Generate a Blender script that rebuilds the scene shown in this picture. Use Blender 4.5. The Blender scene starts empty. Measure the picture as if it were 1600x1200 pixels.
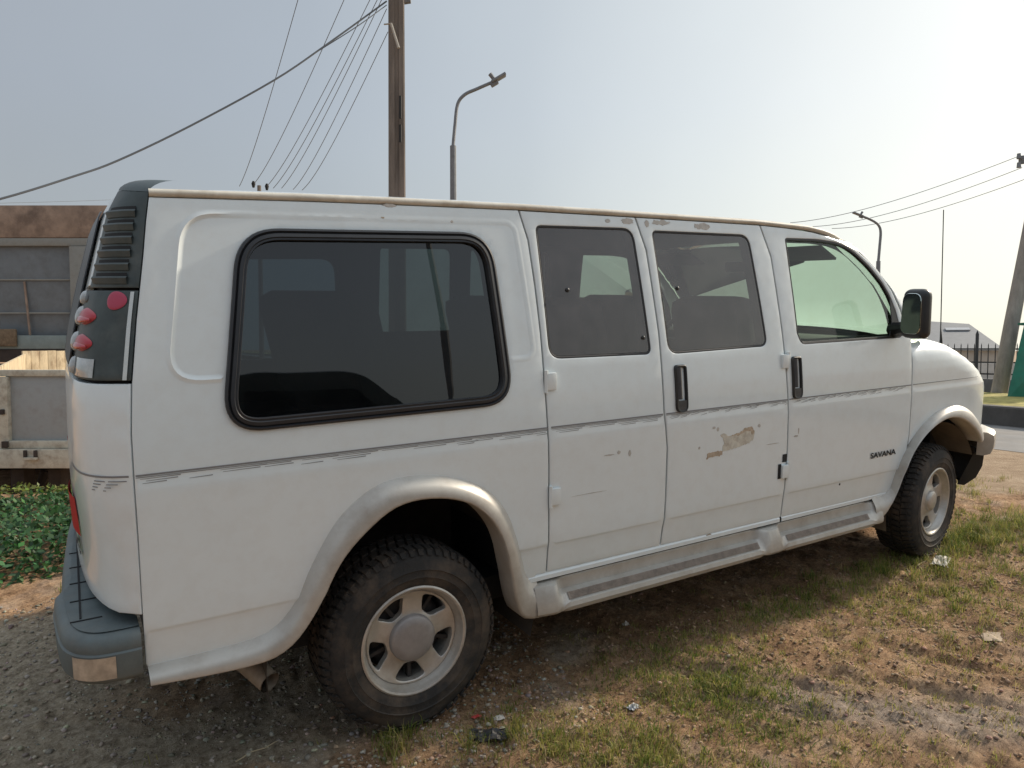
import bpy, bmesh, math, random
import numpy as np
from mathutils import Vector, Matrix
from mathutils.geometry import delaunay_2d_cdt

R = math.radians
random.seed(7); RNG = np.random.default_rng(7)
scene = bpy.context.scene
COL = scene.collection

# ------------------------------------------------------------------ camera, sky, sun
YAW = 0.54440; TILT = R(4.66)            # the van stands on a slope that rises away from the viewer
AX = Vector((math.cos(YAW), -math.sin(YAW), 0)); FH = Vector((math.sin(YAW), math.cos(YAW), 0))
T = Matrix.Rotation(TILT, 4, AX)
CAM = T @ Vector((-1.01596, -2.35020, 1.63823))
PITCH = -0.12956 + TILT
cam_d = bpy.data.cameras.new('camera'); cam = bpy.data.objects.new('camera', cam_d); COL.objects.link(cam)
cam_d.sensor_width = 36; cam_d.lens = 25.7015; cam_d.clip_start = .05; cam_d.clip_end = 3000
FW = FH*math.cos(PITCH) + Vector((0, 0, math.sin(PITCH))); UP = AX.cross(FW)
M = Matrix((AX, UP, -FW)).transposed().to_4x4(); M.translation = CAM
cam.matrix_world = M
scene.camera = cam

SUN_EL = R(30); SUN_AZ = R(1.0)        # azimuth from +X, slightly to the viewer's side
w = bpy.data.worlds.new('World'); scene.world = w; w.use_nodes = True
nt = w.node_tree; bg = nt.nodes['Background']
sky = nt.nodes.new('ShaderNodeTexSky'); sky.sky_type = 'NISHITA'; sky.sun_disc = False
sky.sun_elevation = SUN_EL; sky.sun_rotation = R(90) - SUN_AZ
sky.air_density = 1.0; sky.dust_density = 3.0; sky.ozone_density = 1.0; sky.altitude = 0
SDIR = Vector((math.cos(SUN_EL)*math.cos(SUN_AZ), math.cos(SUN_EL)*math.sin(SUN_AZ), math.sin(SUN_EL)))
def wn(t, **k):
    q = nt.nodes.new(t)
    for a_, v_ in k.items(): setattr(q, a_, v_)
    return q
# thick harmattan haze: pale grey away from the sun, cream towards it, mixed over the clear sky
geo = wn('ShaderNodeTexCoord'); nrm = wn('ShaderNodeVectorMath', operation='NORMALIZE'); nt.links.new(geo.outputs['Generated'], nrm.inputs[0])
HS = Vector((math.cos(R(8))*math.cos(SUN_AZ), math.cos(R(8))*math.sin(SUN_AZ), math.sin(R(8))))
dot = wn('ShaderNodeVectorMath', operation='DOT_PRODUCT'); nt.links.new(nrm.outputs[0], dot.inputs[0]); dot.inputs[1].default_value = HS
mr = wn('ShaderNodeMapRange'); nt.links.new(dot.outputs['Value'], mr.inputs[0]); mr.inputs[1].default_value = -1; mr.inputs[2].default_value = 1
cr = wn('ShaderNodeValToRGB'); nt.links.new(mr.outputs[0], cr.inputs[0]); e = cr.color_ramp.elements
while len(e) < 7: e.new(.5)
for k_, (p_, c_) in enumerate(((0, (.42, .48, .54)), (.5, (.385, .425, .475)), (.66, (.425, .475, .53)), (.78, (.545, .60, .645)), (.87, (.755, .81, .83)), (.94, (.92, .955, .94)), (1, (1.1, 1.07, .98)))):
    e[k_].position = p_; e[k_].color = (*c_, 1)
mulw = wn('ShaderNodeVectorMath', operation='SCALE')
hn = wn('ShaderNodeTexNoise'); hn.inputs['Scale'].default_value = 2.2; hn.inputs['Detail'].default_value = 5; nt.links.new(nrm.outputs[0], hn.inputs['Vector'])
hr = wn('ShaderNodeMapRange'); nt.links.new(hn.outputs[0], hr.inputs[0]); hr.inputs[1].default_value = .3; hr.inputs[2].default_value = .7; hr.inputs[3].default_value = 9.6; hr.inputs[4].default_value = 10.4
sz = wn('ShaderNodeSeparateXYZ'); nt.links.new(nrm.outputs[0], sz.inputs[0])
zr = wn('ShaderNodeMapRange', interpolation_type='SMOOTHSTEP'); nt.links.new(sz.outputs['Z'], zr.inputs[0]); zr.inputs[1].default_value = .46; zr.inputs[2].default_value = .85; zr.inputs[3].default_value = 1.0; zr.inputs[4].default_value = 1.9   # extra sky brightness added overhead, out of view, to lift van side and shadows
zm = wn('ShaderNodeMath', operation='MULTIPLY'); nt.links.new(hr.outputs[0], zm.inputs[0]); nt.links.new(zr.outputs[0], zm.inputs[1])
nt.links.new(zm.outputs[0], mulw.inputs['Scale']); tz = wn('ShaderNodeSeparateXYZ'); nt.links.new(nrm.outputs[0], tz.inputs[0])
tr_ = wn('ShaderNodeValToRGB'); nt.links.new(tz.outputs['Z'], tr_.inputs[0]); te = tr_.color_ramp.elements      # warmer dust low over the horizon
te[0].position = 0; te[0].color = (1.03, 1.0, .90, 1); te[1].position = .30; te[1].color = (1, 1, 1, 1)
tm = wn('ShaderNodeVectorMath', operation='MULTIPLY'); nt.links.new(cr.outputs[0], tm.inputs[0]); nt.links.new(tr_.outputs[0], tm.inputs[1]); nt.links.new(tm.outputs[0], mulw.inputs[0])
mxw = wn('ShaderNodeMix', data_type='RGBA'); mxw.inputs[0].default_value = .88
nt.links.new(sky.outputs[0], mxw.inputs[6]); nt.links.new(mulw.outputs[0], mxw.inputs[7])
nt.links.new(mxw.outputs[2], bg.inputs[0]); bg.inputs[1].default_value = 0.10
sd = bpy.data.lights.new('sun', 'SUN'); sun = bpy.data.objects.new('sun', sd); COL.objects.link(sun)
sd.energy = 4.4; sd.angle = R(3.0); sd.color = (1, .88, .72)
sdir = Vector((math.cos(SUN_EL)*math.cos(SUN_AZ), math.cos(SUN_EL)*math.sin(SUN_AZ), math.sin(SUN_EL)))
sun.rotation_euler = sdir.to_track_quat('Z', 'Y').to_euler(); sun.location = (8, -3, 9)
vs = scene.view_settings; vs.view_transform = 'Standard'; vs.look = 'None'; vs.gamma = 1; vs.exposure = 0.10

def at(u, v, d):                        # point seen at pixel (u, v) of the 1600 px photograph, d metres deep
    return CAM + d*(FW + AX*((u-800)/1142.29) - UP*((v-600)/1142.29))

# ------------------------------------------------------------------ materials
def mat(name, col, rough=.6, metal=0., coat=0., vary=.0, vscale=6., bump=0., bscale=40., spec=.5, dirt=None, dscale=3., damt=.5, stretch=None):
    m = bpy.data.materials.new(name); m.use_nodes = True
    n = m.node_tree; b = n.nodes['Principled BSDF']; L = n.links
    b.inputs['Base Color'].default_value = (*col, 1); b.inputs['Roughness'].default_value = rough
    b.inputs['Metallic'].default_value = metal; b.inputs['Coat Weight'].default_value = coat
    b.inputs['Coat Roughness'].default_value = .08; b.inputs['Specular IOR Level'].default_value = spec
    tc = n.nodes.new('ShaderNodeTexCoord'); src = tc.outputs['Object']
    if stretch:
        mp = n.nodes.new('ShaderNodeMapping'); mp.inputs['Scale'].default_value = stretch
        L.new(src, mp.inputs[0]); src = mp.outputs[0]
    out = None
    if vary:
        t = n.nodes.new('ShaderNodeTexNoise'); t.inputs['Scale'].default_value = vscale; t.inputs['Detail'].default_value = 6
        t.inputs['Roughness'].default_value = .65
        L.new(src, t.inputs['Vector'])
        r = n.nodes.new('ShaderNodeMapRange'); r.inputs[1].default_value = .3; r.inputs[2].default_value = .7
        r.inputs[3].default_value = 1-vary; r.inputs[4].default_value = 1+vary
        L.new(t.outputs[0], r.inputs[0])
        mx = n.nodes.new('ShaderNodeVectorMath'); mx.operation = 'SCALE'; mx.inputs[0].default_value = col
        L.new(r.outputs[0], mx.inputs['Scale']); out = mx.outputs[0]
    if dirt:
        t = n.nodes.new('ShaderNodeTexNoise'); t.inputs['Scale'].default_value = dscale; t.inputs['Detail'].default_value = 8
        t.inputs['Roughness'].default_value = .7
        L.new(src, t.inputs['Vector'])
        r = n.nodes.new('ShaderNodeMapRange'); r.inputs[1].default_value = .45; r.inputs[2].default_value = .75
        r.inputs[4].default_value = damt
        L.new(t.outputs[0], r.inputs[0])
        mx = n.nodes.new('ShaderNodeMix'); mx.data_type = 'RGBA'
        L.new(r.outputs[0], mx.inputs[0])
        if out: L.new(out, mx.inputs[6])
        else: mx.inputs[6].default_value = (*col, 1)
        mx.inputs[7].default_value = (*dirt, 1); out = mx.outputs[2]
    if out: L.new(out, b.inputs['Base Color'])
    if bump:
        t = n.nodes.new('ShaderNodeTexNoise'); t.inputs['Scale'].default_value = bscale; t.inputs['Detail'].default_value = 5
        L.new(src, t.inputs['Vector'])
        bp = n.nodes.new('ShaderNodeBump'); bp.inputs['Strength'].default_value = bump; bp.inputs['Distance'].default_value = .01
        L.new(t.outputs[0], bp.inputs['Height']); L.new(bp.outputs[0], b.inputs['Normal'])
    return m

def glass(name, tint, ior=1.75, haze=0.0, hazecol=(.3, .3, .3)):
    m = bpy.data.materials.new(name); m.use_nodes = True
    n = m.node_tree; L = n.links; n.nodes.remove(n.nodes['Principled BSDF']); o = n.nodes['Material Output']
    f = n.nodes.new('ShaderNodeFresnel'); f.inputs[0].default_value = ior
    t = n.nodes.new('ShaderNodeBsdfTransparent'); t.inputs[0].default_value = (*tint, 1)
    g = n.nodes.new('ShaderNodeBsdfGlossy'); g.inputs['Roughness'].default_value = .01
    base = t.outputs[0]
    if haze:                            # a film of dust on the pane
        d = n.nodes.new('ShaderNodeBsdfDiffuse'); d.inputs[0].default_value = (*hazecol, 1)
        h = n.nodes.new('ShaderNodeMixShader'); h.inputs[0].default_value = haze
        tc = n.nodes.new('ShaderNodeTexCoord'); nz = n.nodes.new('ShaderNodeTexNoise'); nz.inputs['Scale'].default_value = 7; nz.inputs['Detail'].default_value = 9; nz.inputs['Roughness'].default_value = .7
        L.new(tc.outputs['Object'], nz.inputs['Vector']); hm_ = n.nodes.new('ShaderNodeMapRange'); L.new(nz.outputs[0], hm_.inputs[0]); hm_.inputs[1].default_value = .3; hm_.inputs[2].default_value = .7
        hm_.inputs[3].default_value = haze*.65; hm_.inputs[4].default_value = haze*1.35; L.new(hm_.outputs[0], h.inputs[0])
        L.new(base, h.inputs[1]); L.new(d.outputs[0], h.inputs[2]); base = h.outputs[0]
    x = n.nodes.new('ShaderNodeMixShader'); L.new(f.outputs[0], x.inputs[0]); L.new(base, x.inputs[1]); L.new(g.outputs[0], x.inputs[2])
    L.new(x.outputs[0], o.inputs[0])
    return m

def van_paint():
    m = mat('van_white_paint', (.71, .765, .775), .30, coat=.6, vary=.02, vscale=1.8, dirt=(.56, .54, .49), dscale=14, damt=.22)
    return m
WHITE = van_paint()
SILVER = mat('beige_silver_paint', (.47, .45, .41), .40, metal=.2, coat=.12, vary=.06, vscale=5, dirt=(.27, .21, .16), dscale=7, damt=.6)
TREADM = mat('dusty_step_tread', (.25, .205, .17), .75, vary=.25, vscale=30, bump=.3, bscale=150)
BLACKP = mat('black_plastic', (.018, .019, .02), .42, vary=.2, vscale=12)
RUBBER = mat('rubber_seal', (.02, .02, .022), .55)
GREENP = mat('dark_green_plastic', (.045, .062, .064), .5, vary=.25, vscale=14, dirt=(.16, .15, .13), dscale=9, damt=.35)
BUMPERM = mat('grey_bumper_plastic', (.115, .142, .146), .6, vary=.2, vscale=8, dirt=(.17, .15, .12), dscale=6, damt=.5, bump=.08, bscale=90)
DARK = mat('dark_trim', (.012, .012, .013), .8)
INNER = mat('interior_trim', (.045, .043, .042), .85, vary=.2, vscale=4)
SEATM = mat('dark_seat_cloth', (.035, .034, .035), .9, vary=.2, vscale=25)
TYREM = mat('dusty_tyre_rubber', (.022, .021, .020), .82, vary=.3, vscale=9, dirt=(.12, .088, .062), dscale=5, damt=1.0, bump=.25, bscale=70)
ALLOY = mat('cast_alloy', (.50, .48, .445), .40, metal=.5, vary=.12, vscale=14, dirt=(.32, .26, .185), dscale=10, damt=.6)
HUBM = mat('hub_cap_grey', (.295, .278, .27), .5, metal=.3, vary=.12, vscale=25)
DRUM = mat('brake_drum', (.04, .037, .035), .7, metal=.3, vary=.3, vscale=20)
REDL = mat('red_lens', (.42, .012, .025), .18, coat=.6)
REDM = mat('matt_red_reflector', (.42, .02, .02), .65, spec=.2)
REDTOP = mat('faded_red_lens', (.42, .018, .035), .3, coat=.25)
PINKL = mat('pink_reflector', (.42, .05, .10), .35)
CLEARL = mat('clear_lens', (.40, .42, .42), .12, coat=.8, vary=.25, vscale=30)
CHROME = mat('worn_chrome', (.62, .61, .58), .25, metal=.8, vary=.1, vscale=10)
GUTTER = mat('cream_drip_rail', (.60, .56, .48), .55, vary=.12, vscale=6, dirt=(.26, .19, .12), dscale=9, damt=.6)
STRIPE = mat('grey_pinstripe', (.21, .21, .215), .5)
TAN = mat('tan_reflector', (.43, .34, .25), .6, vary=.35, vscale=18, dirt=(.2, .15, .11), dscale=14, damt=.6)
MIRRORM = mat('mirror_glass', (.55, .60, .58), .03, metal=1)
GL_DARK = glass('dark_tinted_glass', (.17, .22, .24), 1.85, .06, (.06, .07, .08))
GL_MID = glass('film_tinted_glass', (.38, .43, .38), 1.85, .24, (.28, .25, .245))
GL_CLEAR = glass('green_clear_glass', (.80, .93, .82), 1.5, .02, (.4, .45, .4))
GL_BAND = glass('blue_sun_strip', (.45, .68, .78), 1.3)
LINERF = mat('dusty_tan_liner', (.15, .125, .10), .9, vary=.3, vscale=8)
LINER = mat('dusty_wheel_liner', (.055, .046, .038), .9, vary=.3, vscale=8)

# ------------------------------------------------------------------ mesh helpers
def tag(o, label=None, cat=None, group=None, kind=None):
    if label: o['label'] = label
    if cat: o['category'] = cat
    if group: o['group'] = group
    if kind: o['kind'] = kind
    return o

def obj(name, V, F, m, parent=None, smooth=True, sharp=35, label=None):
    me = bpy.data.meshes.new(name); me.from_pydata([tuple(v) for v in V], [], F); me.update()
    if smooth:
        me.polygons.foreach_set('use_smooth', [True]*len(me.polygons))
        if sharp: me.set_sharp_from_angle(angle=R(sharp))
    if m: me.materials.append(m)
    o = bpy.data.objects.new(name, me); COL.objects.link(o)
    if parent: o.parent = parent
    if label: o['label'] = label
    return o

def empty(name, loc=(0, 0, 0), parent=None):
    o = bpy.data.objects.new(name, None); o.empty_display_size = .2; COL.objects.link(o); o.location = loc
    if parent: o.parent = parent
    return o

class MB:
    def __init__(s): s.V = []; s.F = []
    def add(s, V, F):
        k = len(s.V); s.V += [tuple(v) for v in V]; s.F += [tuple(i+k for i in f) for f in F]; return s
    def box(s, c, d, rot=None, bevel=0.):
        c = Vector(c); h = [x/2 for x in d]
        if bevel:
            bm = bmesh.new(); bmesh.ops.create_cube(bm, size=1)
            for v in bm.verts: v.co = Vector((v.co.x*d[0], v.co.y*d[1], v.co.z*d[2]))
            bmesh.ops.bevel(bm, geom=list(bm.edges), offset=bevel, segments=2, affect='EDGES', profile=.6)
            bm.verts.index_update()
            V = [v.co.copy() for v in bm.verts]; F = [[v.index for v in f.verts] for f in bm.faces]; bm.free()
        else:
            V = [Vector((x*h[0], y*h[1], z*h[2])) for x in (-1, 1) for y in (-1, 1) for z in (-1, 1)]
            F = [(0, 1, 3, 2), (4, 6, 7, 5), (0, 4, 5, 1), (2, 3, 7, 6), (0, 2, 6, 4), (1, 5, 7, 3)]
        if rot is not None: V = [rot @ v for v in V]
        return s.add([v+c for v in V], F)
    def tube(s, pts, r, n=8, cap=True):
        pts = [Vector(p) for p in pts]; rr = r if isinstance(r, (list, tuple)) else [r]*len(pts)
        V = []; F = []
        t0 = (pts[1]-pts[0]).normalized(); a = t0.orthogonal().normalized()
        for i, p in enumerate(pts):
            t = (pts[min(i+1, len(pts)-1)]-pts[max(i-1, 0)]).normalized()
            a = (a - t*a.dot(t)).normalized(); b = t.cross(a)
            for k in range(n):
                th = 2*math.pi*k/n; V.append(p + rr[i]*(a*math.cos(th)+b*math.sin(th)))
        for i in range(len(pts)-1):
            for k in range(n):
                F.append((i*n+k, i*n+(k+1) % n, (i+1)*n+(k+1) % n, (i+1)*n+k))
        if cap: F.append(tuple(range(n-1, -1, -1))); F.append(tuple((len(pts)-1)*n+k for k in range(n)))
        return s.add(V, F)
    def grid(s, fn, nu, nv, flip=False):
        V = [fn(i/nu, j/nv) for i in range(nu+1) for j in range(nv+1)]; F = []
        for i in range(nu):
            for j in range(nv):
                q = (i*(nv+1)+j, (i+1)*(nv+1)+j, (i+1)*(nv+1)+j+1, i*(nv+1)+j+1)
                F.append(q[::-1] if flip else q)
        return s.add(V, F)
    def lathe(s, prof, n=48, ctr=(0, 0, 0)):      # profile (radius, y) about the Y axis, closed around
        V = []; F = []; c = Vector(ctr); m = len(prof)
        for i in range(n):
            th = 2*math.pi*i/n
            for (r, y) in prof: V.append(c+Vector((r*math.cos(th), y, r*math.sin(th))))
        for i in range(n):
            for j in range(m-1):
                F.append((i*m+j, i*m+j+1, ((i+1) % n)*m+j+1, ((i+1) % n)*m+j))
        return s.add(V, F)
    def ball(s, c, r, n=10, sx=1, sy=1, sz=1):
        c = Vector(c)
        return s.grid(lambda a, b: c+Vector((sx*r*math.sin(math.pi*b)*math.cos(2*math.pi*a), sy*r*math.sin(math.pi*b)*math.sin(2*math.pi*a), sz*r*math.cos(math.pi*b))), 2*n, n)
    def build(s, name, m, parent=None, smooth=True, sharp=35, label=None): return obj(name, s.V, s.F, m, parent, smooth, sharp, label)

def lerp(a, b, t): return a+(b-a)*t
def sstep(a, b, x):
    t = min(1, max(0, (x-a)/(b-a))); return t*t*(3-2*t)
def interp(tab, x): return float(np.interp(x, [p[0] for p in tab], [p[1] for p in tab]))

def resample(poly, step, closed=True):
    out = []; n = len(poly)
    for i in range(n if closed else n-1):
        a = np.array(poly[i], float); b = np.array(poly[(i+1) % n], float); k = max(1, int(math.ceil(np.linalg.norm(b-a)/step)))
        for j in range(k): out.append(tuple(a+(b-a)*j/k))
    if not closed: out.append(tuple(poly[-1]))
    return out
def even(poly, n):                       # n points spread evenly along an open polyline
    P = np.array(poly, float); d = np.r_[0, np.cumsum(np.linalg.norm(np.diff(P, axis=0), axis=1))]
    t = np.linspace(0, d[-1], n); return [(float(np.interp(x, d, P[:, 0])), float(np.interp(x, d, P[:, 1]))) for x in t]
def smoothline(poly, n):                 # Catmull-Rom through the points, n samples per span
    P = [np.array(p, float) for p in poly]; out = []
    for i in range(len(P)-1):
        p0 = P[max(i-1, 0)]; p1 = P[i]; p2 = P[i+1]; p3 = P[min(i+2, len(P)-1)]
        for k in range(n):
            t = k/n; out.append(tuple(.5*((2*p1)+(-p0+p2)*t+(2*p0-5*p1+4*p2-p3)*t*t+(-p0+3*p1-3*p2+p3)*t**3)))
    out.append(tuple(P[-1])); return out
def rounded(poly, rad, seg=6):           # closed polygon with arcs at its corners
    n = len(poly); out = []
    for i in range(n):
        r = rad[i] if isinstance(rad, (list, tuple)) else rad
        p = np.array(poly[i], float); a = np.array(poly[i-1], float)-p; b = np.array(poly[(i+1) % n], float)-p
        la, lb = np.linalg.norm(a), np.linalg.norm(b); q = min(r, la*.48, lb*.48)
        if q < 1e-4: out.append(tuple(p)); continue
        A = p+a/la*q; B = p+b/lb*q
        for k in range(seg+1):
            t = k/seg; out.append(tuple((1-t)**2*A+2*t*(1-t)*p+t*t*B))
    return out
def area(p): 
    P = np.array(p); x, y = P[:, 0], P[:, 1]; return .5*float(np.sum(x*np.roll(y, -1)-np.roll(x, -1)*y))
def ccw(p): return list(p) if area(p) > 0 else list(p)[::-1]
def offset(poly, d):                     # ccw polygon moved inward by d
    P = np.array(poly); a = P-np.roll(P, 1, 0); b = np.roll(P, -1, 0)-P
    a /= np.linalg.norm(a, axis=1)[:, None]+1e-12; b /= np.linalg.norm(b, axis=1)[:, None]+1e-12
    na = np.stack([-a[:, 1], a[:, 0]], 1); nb = np.stack([-b[:, 1], b[:, 0]], 1); m = na+nb
    m /= np.maximum(.35, np.linalg.norm(m, axis=1)**2)[:, None]*.5
    return [tuple(x) for x in P+m*d]
def inside(poly, Q):
    P = np.array(poly); x, y = Q[:, 0], Q[:, 1]; c = np.zeros(len(Q), bool); j = len(P)-1
    for i in range(len(P)):
        k = ((P[i, 1] > y) != (P[j, 1] > y)) & (x < (P[j, 0]-P[i, 0])*(y-P[i, 1])/(P[j, 1]-P[i, 1]+1e-15)+P[i, 0])
        c ^= k; j = i
    return c

def panel(name, outer, F, m, parent=None, holes=(), res=.05, flip=False, flange=.022, lip=.004, lines=(), label=None, gap=0.0, wnorm=True):
    """Sheet of bodywork: 2-D outline with holes, mapped by F(u, v, depth); edges are rolled inwards."""
    outer = ccw(outer)
    if gap: outer = offset(outer, gap)
    outer = resample(outer, res); holes = [resample(ccw(h), res) for h in holes]
    loops = [(outer, offset(outer, lip))]+[(h, offset(h, -lip)) for h in holes]
    pts = []; edges = []
    for _, q in loops:
        k = len(pts); pts += q; edges += [(k+i, k+(i+1) % len(q)) for i in range(len(q))]
    for ln in lines:
        q = resample(ln, res, False); q = [p for p in q]
        A = np.array(q); ok = inside(loops[0][1], A)
        for _, h in loops[1:]: ok &= ~inside(h, A)
        D = np.array(pts[:]); dm = np.array([np.min(np.linalg.norm(D-a, axis=1)) for a in A]); ok &= dm > .006
        k = len(pts); pts += [p for p, o in zip(q, ok) if o]; idx = np.cumsum(ok)-1
        edges += [(k+int(idx[i]), k+int(idx[i+1])) for i in range(len(q)-1) if ok[i] and ok[i+1]]
    P = np.array(pts); lo, hi = P.min(0), P.max(0)
    gx = np.arange(lo[0]+res*.5, hi[0], res); gy = np.arange(lo[1]+res*.5, hi[1], res)
    G = np.array([(a+(res*.5 if j % 2 else 0), b) for j, b in enumerate(gy) for a in gx]) if len(gx) and len(gy) else np.zeros((0, 2))
    if len(G):
        ok = inside(loops[0][1], G)
        for _, h in loops[1:]: ok &= ~inside(h, G)
        G = G[ok]
    if len(G):
        d = np.sqrt(((G[:, None, :]-P[None, :, :])**2).sum(2)).min(1); G = G[d > res*.45]
        pts += [tuple(g) for g in G]
    pts += [(lo[0]-.7, lo[1]-.6), (hi[0]+.6, lo[1]-.7), (hi[0]+.7, hi[1]+.6), (lo[0]-.6, hi[1]+.7)]
    r = delaunay_2d_cdt([Vector(p) for p in pts], edges, [], 0, 1e-6)
    ov = [(v.x, v.y) for v in r[0]]; mp = {}
    for i, o in enumerate(r[3]):
        for k in o: mp[k] = i
    A = np.array(ov); tri = [f for f in r[2]]
    cen = np.array([A[list(f)].mean(0) for f in tri])
    ok = inside(loops[0][1], cen)
    for _, h in loops[1:]: ok &= ~inside(h, cen)
    V = [F(u, v, 0) for u, v in ov]; FA = []
    for f, o in zip(tri, ok):
        if o:
            f = tuple(f)
            if abs(area(A[list(f)])) < 1e-9: continue
            if area(A[list(f)]) < 0: f = f[::-1]
            FA.append(f[::-1] if flip else f)
    k0 = 0
    for li, (orig, q) in enumerate(loops):
        n = len(orig); ids = [mp[k0+i] for i in range(n)]; k0 += n
        b1 = len(V); V += [F(u, v, .0025) for u, v in orig]; b2 = len(V); V += [F(u, v, flange) for u, v in orig]
        for i in range(n):
            j = (i+1) % n
            for quad in ((ids[j], ids[i], b1+i, b1+j), (b1+j, b1+i, b2+i, b2+j)):
                q4 = quad if li == 0 else quad[::-1]
                FA.append(q4[::-1] if flip else q4)
    used = sorted({i for f in FA for i in f}); rm_ = {i: k for k, i in enumerate(used)}
    V = [V[i] for i in used]; FA = [tuple(rm_[i] for i in f) for f in FA]
    o = obj(name, V, FA, m, parent, True, 40, label)
    if wnorm:
        wm = o.modifiers.new('WeightedNormal', 'WEIGHTED_NORMAL'); wm.keep_sharp = True; wm.weight = 80
    return o

def sheet(name, outer, F, m, parent=None, holes=(), res=.06, flip=False, label=None):
    return panel(name, outer, F, m, parent, holes, res, flip, flange=.004, lip=.002, label=label)
def ring(name, outer, inner, F, prof, m, parent=None, label=None, closed=True, flip=False):
    """Band between two matched outlines; prof = [(share from outer to inner, height inwards), ...]"""
    n = len(outer); V = []; FA = []; k = len(prof)
    for (a, b) in zip(outer, inner):
        for (t, d) in prof: V.append(F(lerp(a[0], b[0], t), lerp(a[1], b[1], t), d))
    for i in range(n if closed else n-1):
        j = (i+1) % n
        for q in range(k-1):
            f = (i*k+q, j*k+q, j*k+q+1, i*k+q+1); FA.append(f[::-1] if flip else f)
    return obj(name, V, FA, m, parent, True, 50, label)

# ------------------------------------------------------------------ the van (built level, then set on its slope)
W = 2.0
def base_y(z):
    y = .005*sstep(1.045, 1.085, z) - .004
    if z > 1.10: y += .13*((z-1.10)/.84)**1.35
    if z < .62: y += .03*((.62-z)/.3) + .005*sstep(.622, .606, z) if z > .606 else .03*((.62-z)/.3)+.005
    return y
def nose(x): return .4*((x-3.64)/.75)**2.4 if x > 3.64 else 0.
ZT = [(3.0, 1.352), (3.08, 1.352), (3.3, 1.350), (3.42, 1.335), (3.53, 1.312), (3.65, 1.27), (3.76, 1.222), (3.86, 1.18), (3.95, 1.135), (4.03, 1.09), (4.12, 1.02)]
def ys(x, z): return base_y(z)+nose(x)
def near(x, z, d=0.): return Vector((x, ys(x, z)+d, z))
def far(x, z, d=0.): return Vector((x, W-ys(x, z)-d, z))
def fend(x, z, d=0.):
    zt = interp(ZT, x); r = .11; e = 0.
    if z > zt-r: e = r*(1-math.sqrt(max(0, 1-min(1, (z-zt+r)/r)**2)))
    return Vector((x, ys(x, z)+e+d, z))
def fendf(x, z, d=0.): v = fend(x, z, d); return Vector((v.x, W-v.y, v.z))

van = empty('passenger_van')
tag(van, 'white passenger van with side windows, beige flared arches and running board, parked on dirt', 'van')

ZG = [(-.9, 1.905), (-.785, 1.912), (-.3, 1.928), (.01, 1.935), (.518, 1.944), (1.1, 1.947), (1.9, 1.948), (2.25, 1.938), (2.38, 1.924), (2.5, 1.904), (2.64, 1.866)]
seam_r = [(-.787, 1.912), (-.80, 1.84), (-.815, 1.737), (-.846, 1.55), (-.871, 1.366), (-.882, 1.219), (-.884, 1.069), (-.884, .894), (-.886, .696), (-.886, .495)]
seam1 = [(.517, 1.944), (.547, 1.827), (.558, 1.65), (.565, 1.467), (.567, 1.27), (.577, .95), (.579, .492)]
seam2 = [(1.109, 1.947), (1.153, 1.805), (1.18, 1.447), (1.186, 1.113), (1.207, .94), (1.205, .707), (1.196, .490)]
seam3 = [(1.90, 1.948), (1.955, 1.794), (1.985, 1.42), (2.007, 1.073), (2.013, .846), (2.007, .65), (2.01, .485)]
seam4 = [(3.081, 1.348), (3.07, 1.06), (3.072, .80), (3.05, .66), (3.0, .52), (2.97, .468)]
# wheel-arch mouldings: outer line on the bodywork, inner line round the opening
R_OUT = [(-.879, .500), (-.702, .500), (-.565, .508), (-.494, .535), (-.428, .61), (-.37, .731), (-.266, .879), (-.115, .969), (.081, .968), (.265, .902), (.377, .785), (.449, .591), (.474, .51), (.50, .472), (.535, .456)]
R_IN = [(-.877, .455), (-.712, .440), (-.579, .435), (-.50, .446), (-.435, .49), (-.369, .581), (-.299, .711), (-.219, .80), (-.09, .886), (.056, .897), (.21, .849), (.319, .733), (.374, .57), (.405, .44), (.435, .36), (.47, .330), (.525, .322)]
F_OUT = [(2.77, .474), (2.90, .480), (2.965, .54), (3.01, .65), (3.135, .81), (3.353, .922), (3.561, .938), (3.739, .875), (3.866, .78), (3.91, .72)]
F_IN = [(2.77, .335), (2.86, .375), (2.935, .491), (3.005, .666), (3.146, .798), (3.336, .873), (3.51, .868), (3.664, .802), (3.773, .723), (3.80, .69)]
R_O, R_I = even(smoothline(R_OUT, 6), 60), even(smoothline(R_IN, 6), 60)
F_O, F_I = even(smoothline(F_OUT, 6), 50), even(smoothline(F_IN, 6), 50)
mid = lambda A, B, t=.5: [(lerp(a[0], b[0], t), lerp(a[1], b[1], t)) for a, b in zip(A, B)]

qwin = rounded([(-.54, 1.826), (.372, 1.847), (.415, 1.205), (-.632, 1.196)], [.13, .13, .13, .13], 10)
win2 = rounded([(.586, 1.888), (1.09, 1.897), (1.130, 1.357), (.597, 1.362)], [.03, .06, .035, .06], 6)
win3 = rounded([(1.194, 1.892), (1.812, 1.896), (1.872, 1.362), (1.226, 1.352)], [.03, .06, .05, .06], 6)
winf = smoothline([(2.092, 1.45), (2.071, 1.885)], 3)[:-1]+rounded([(2.071, 1.89), (2.33, 1.893), (2.47, 1.884), (2.56, 1.865), (2.64, 1.83), (2.75, 1.76), (2.85, 1.675), (2.91, 1.60), (2.955, 1.51), (2.985, 1.40), (2.985, 1.366), (2.12, 1.360), (2.092, 1.42)], [.02]+[.03]*9+[.02, .05, .01], 3)[1:]
top = lambda a, b: [(x, interp(ZG, x)) for x in np.linspace(a, b, 12)]

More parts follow.
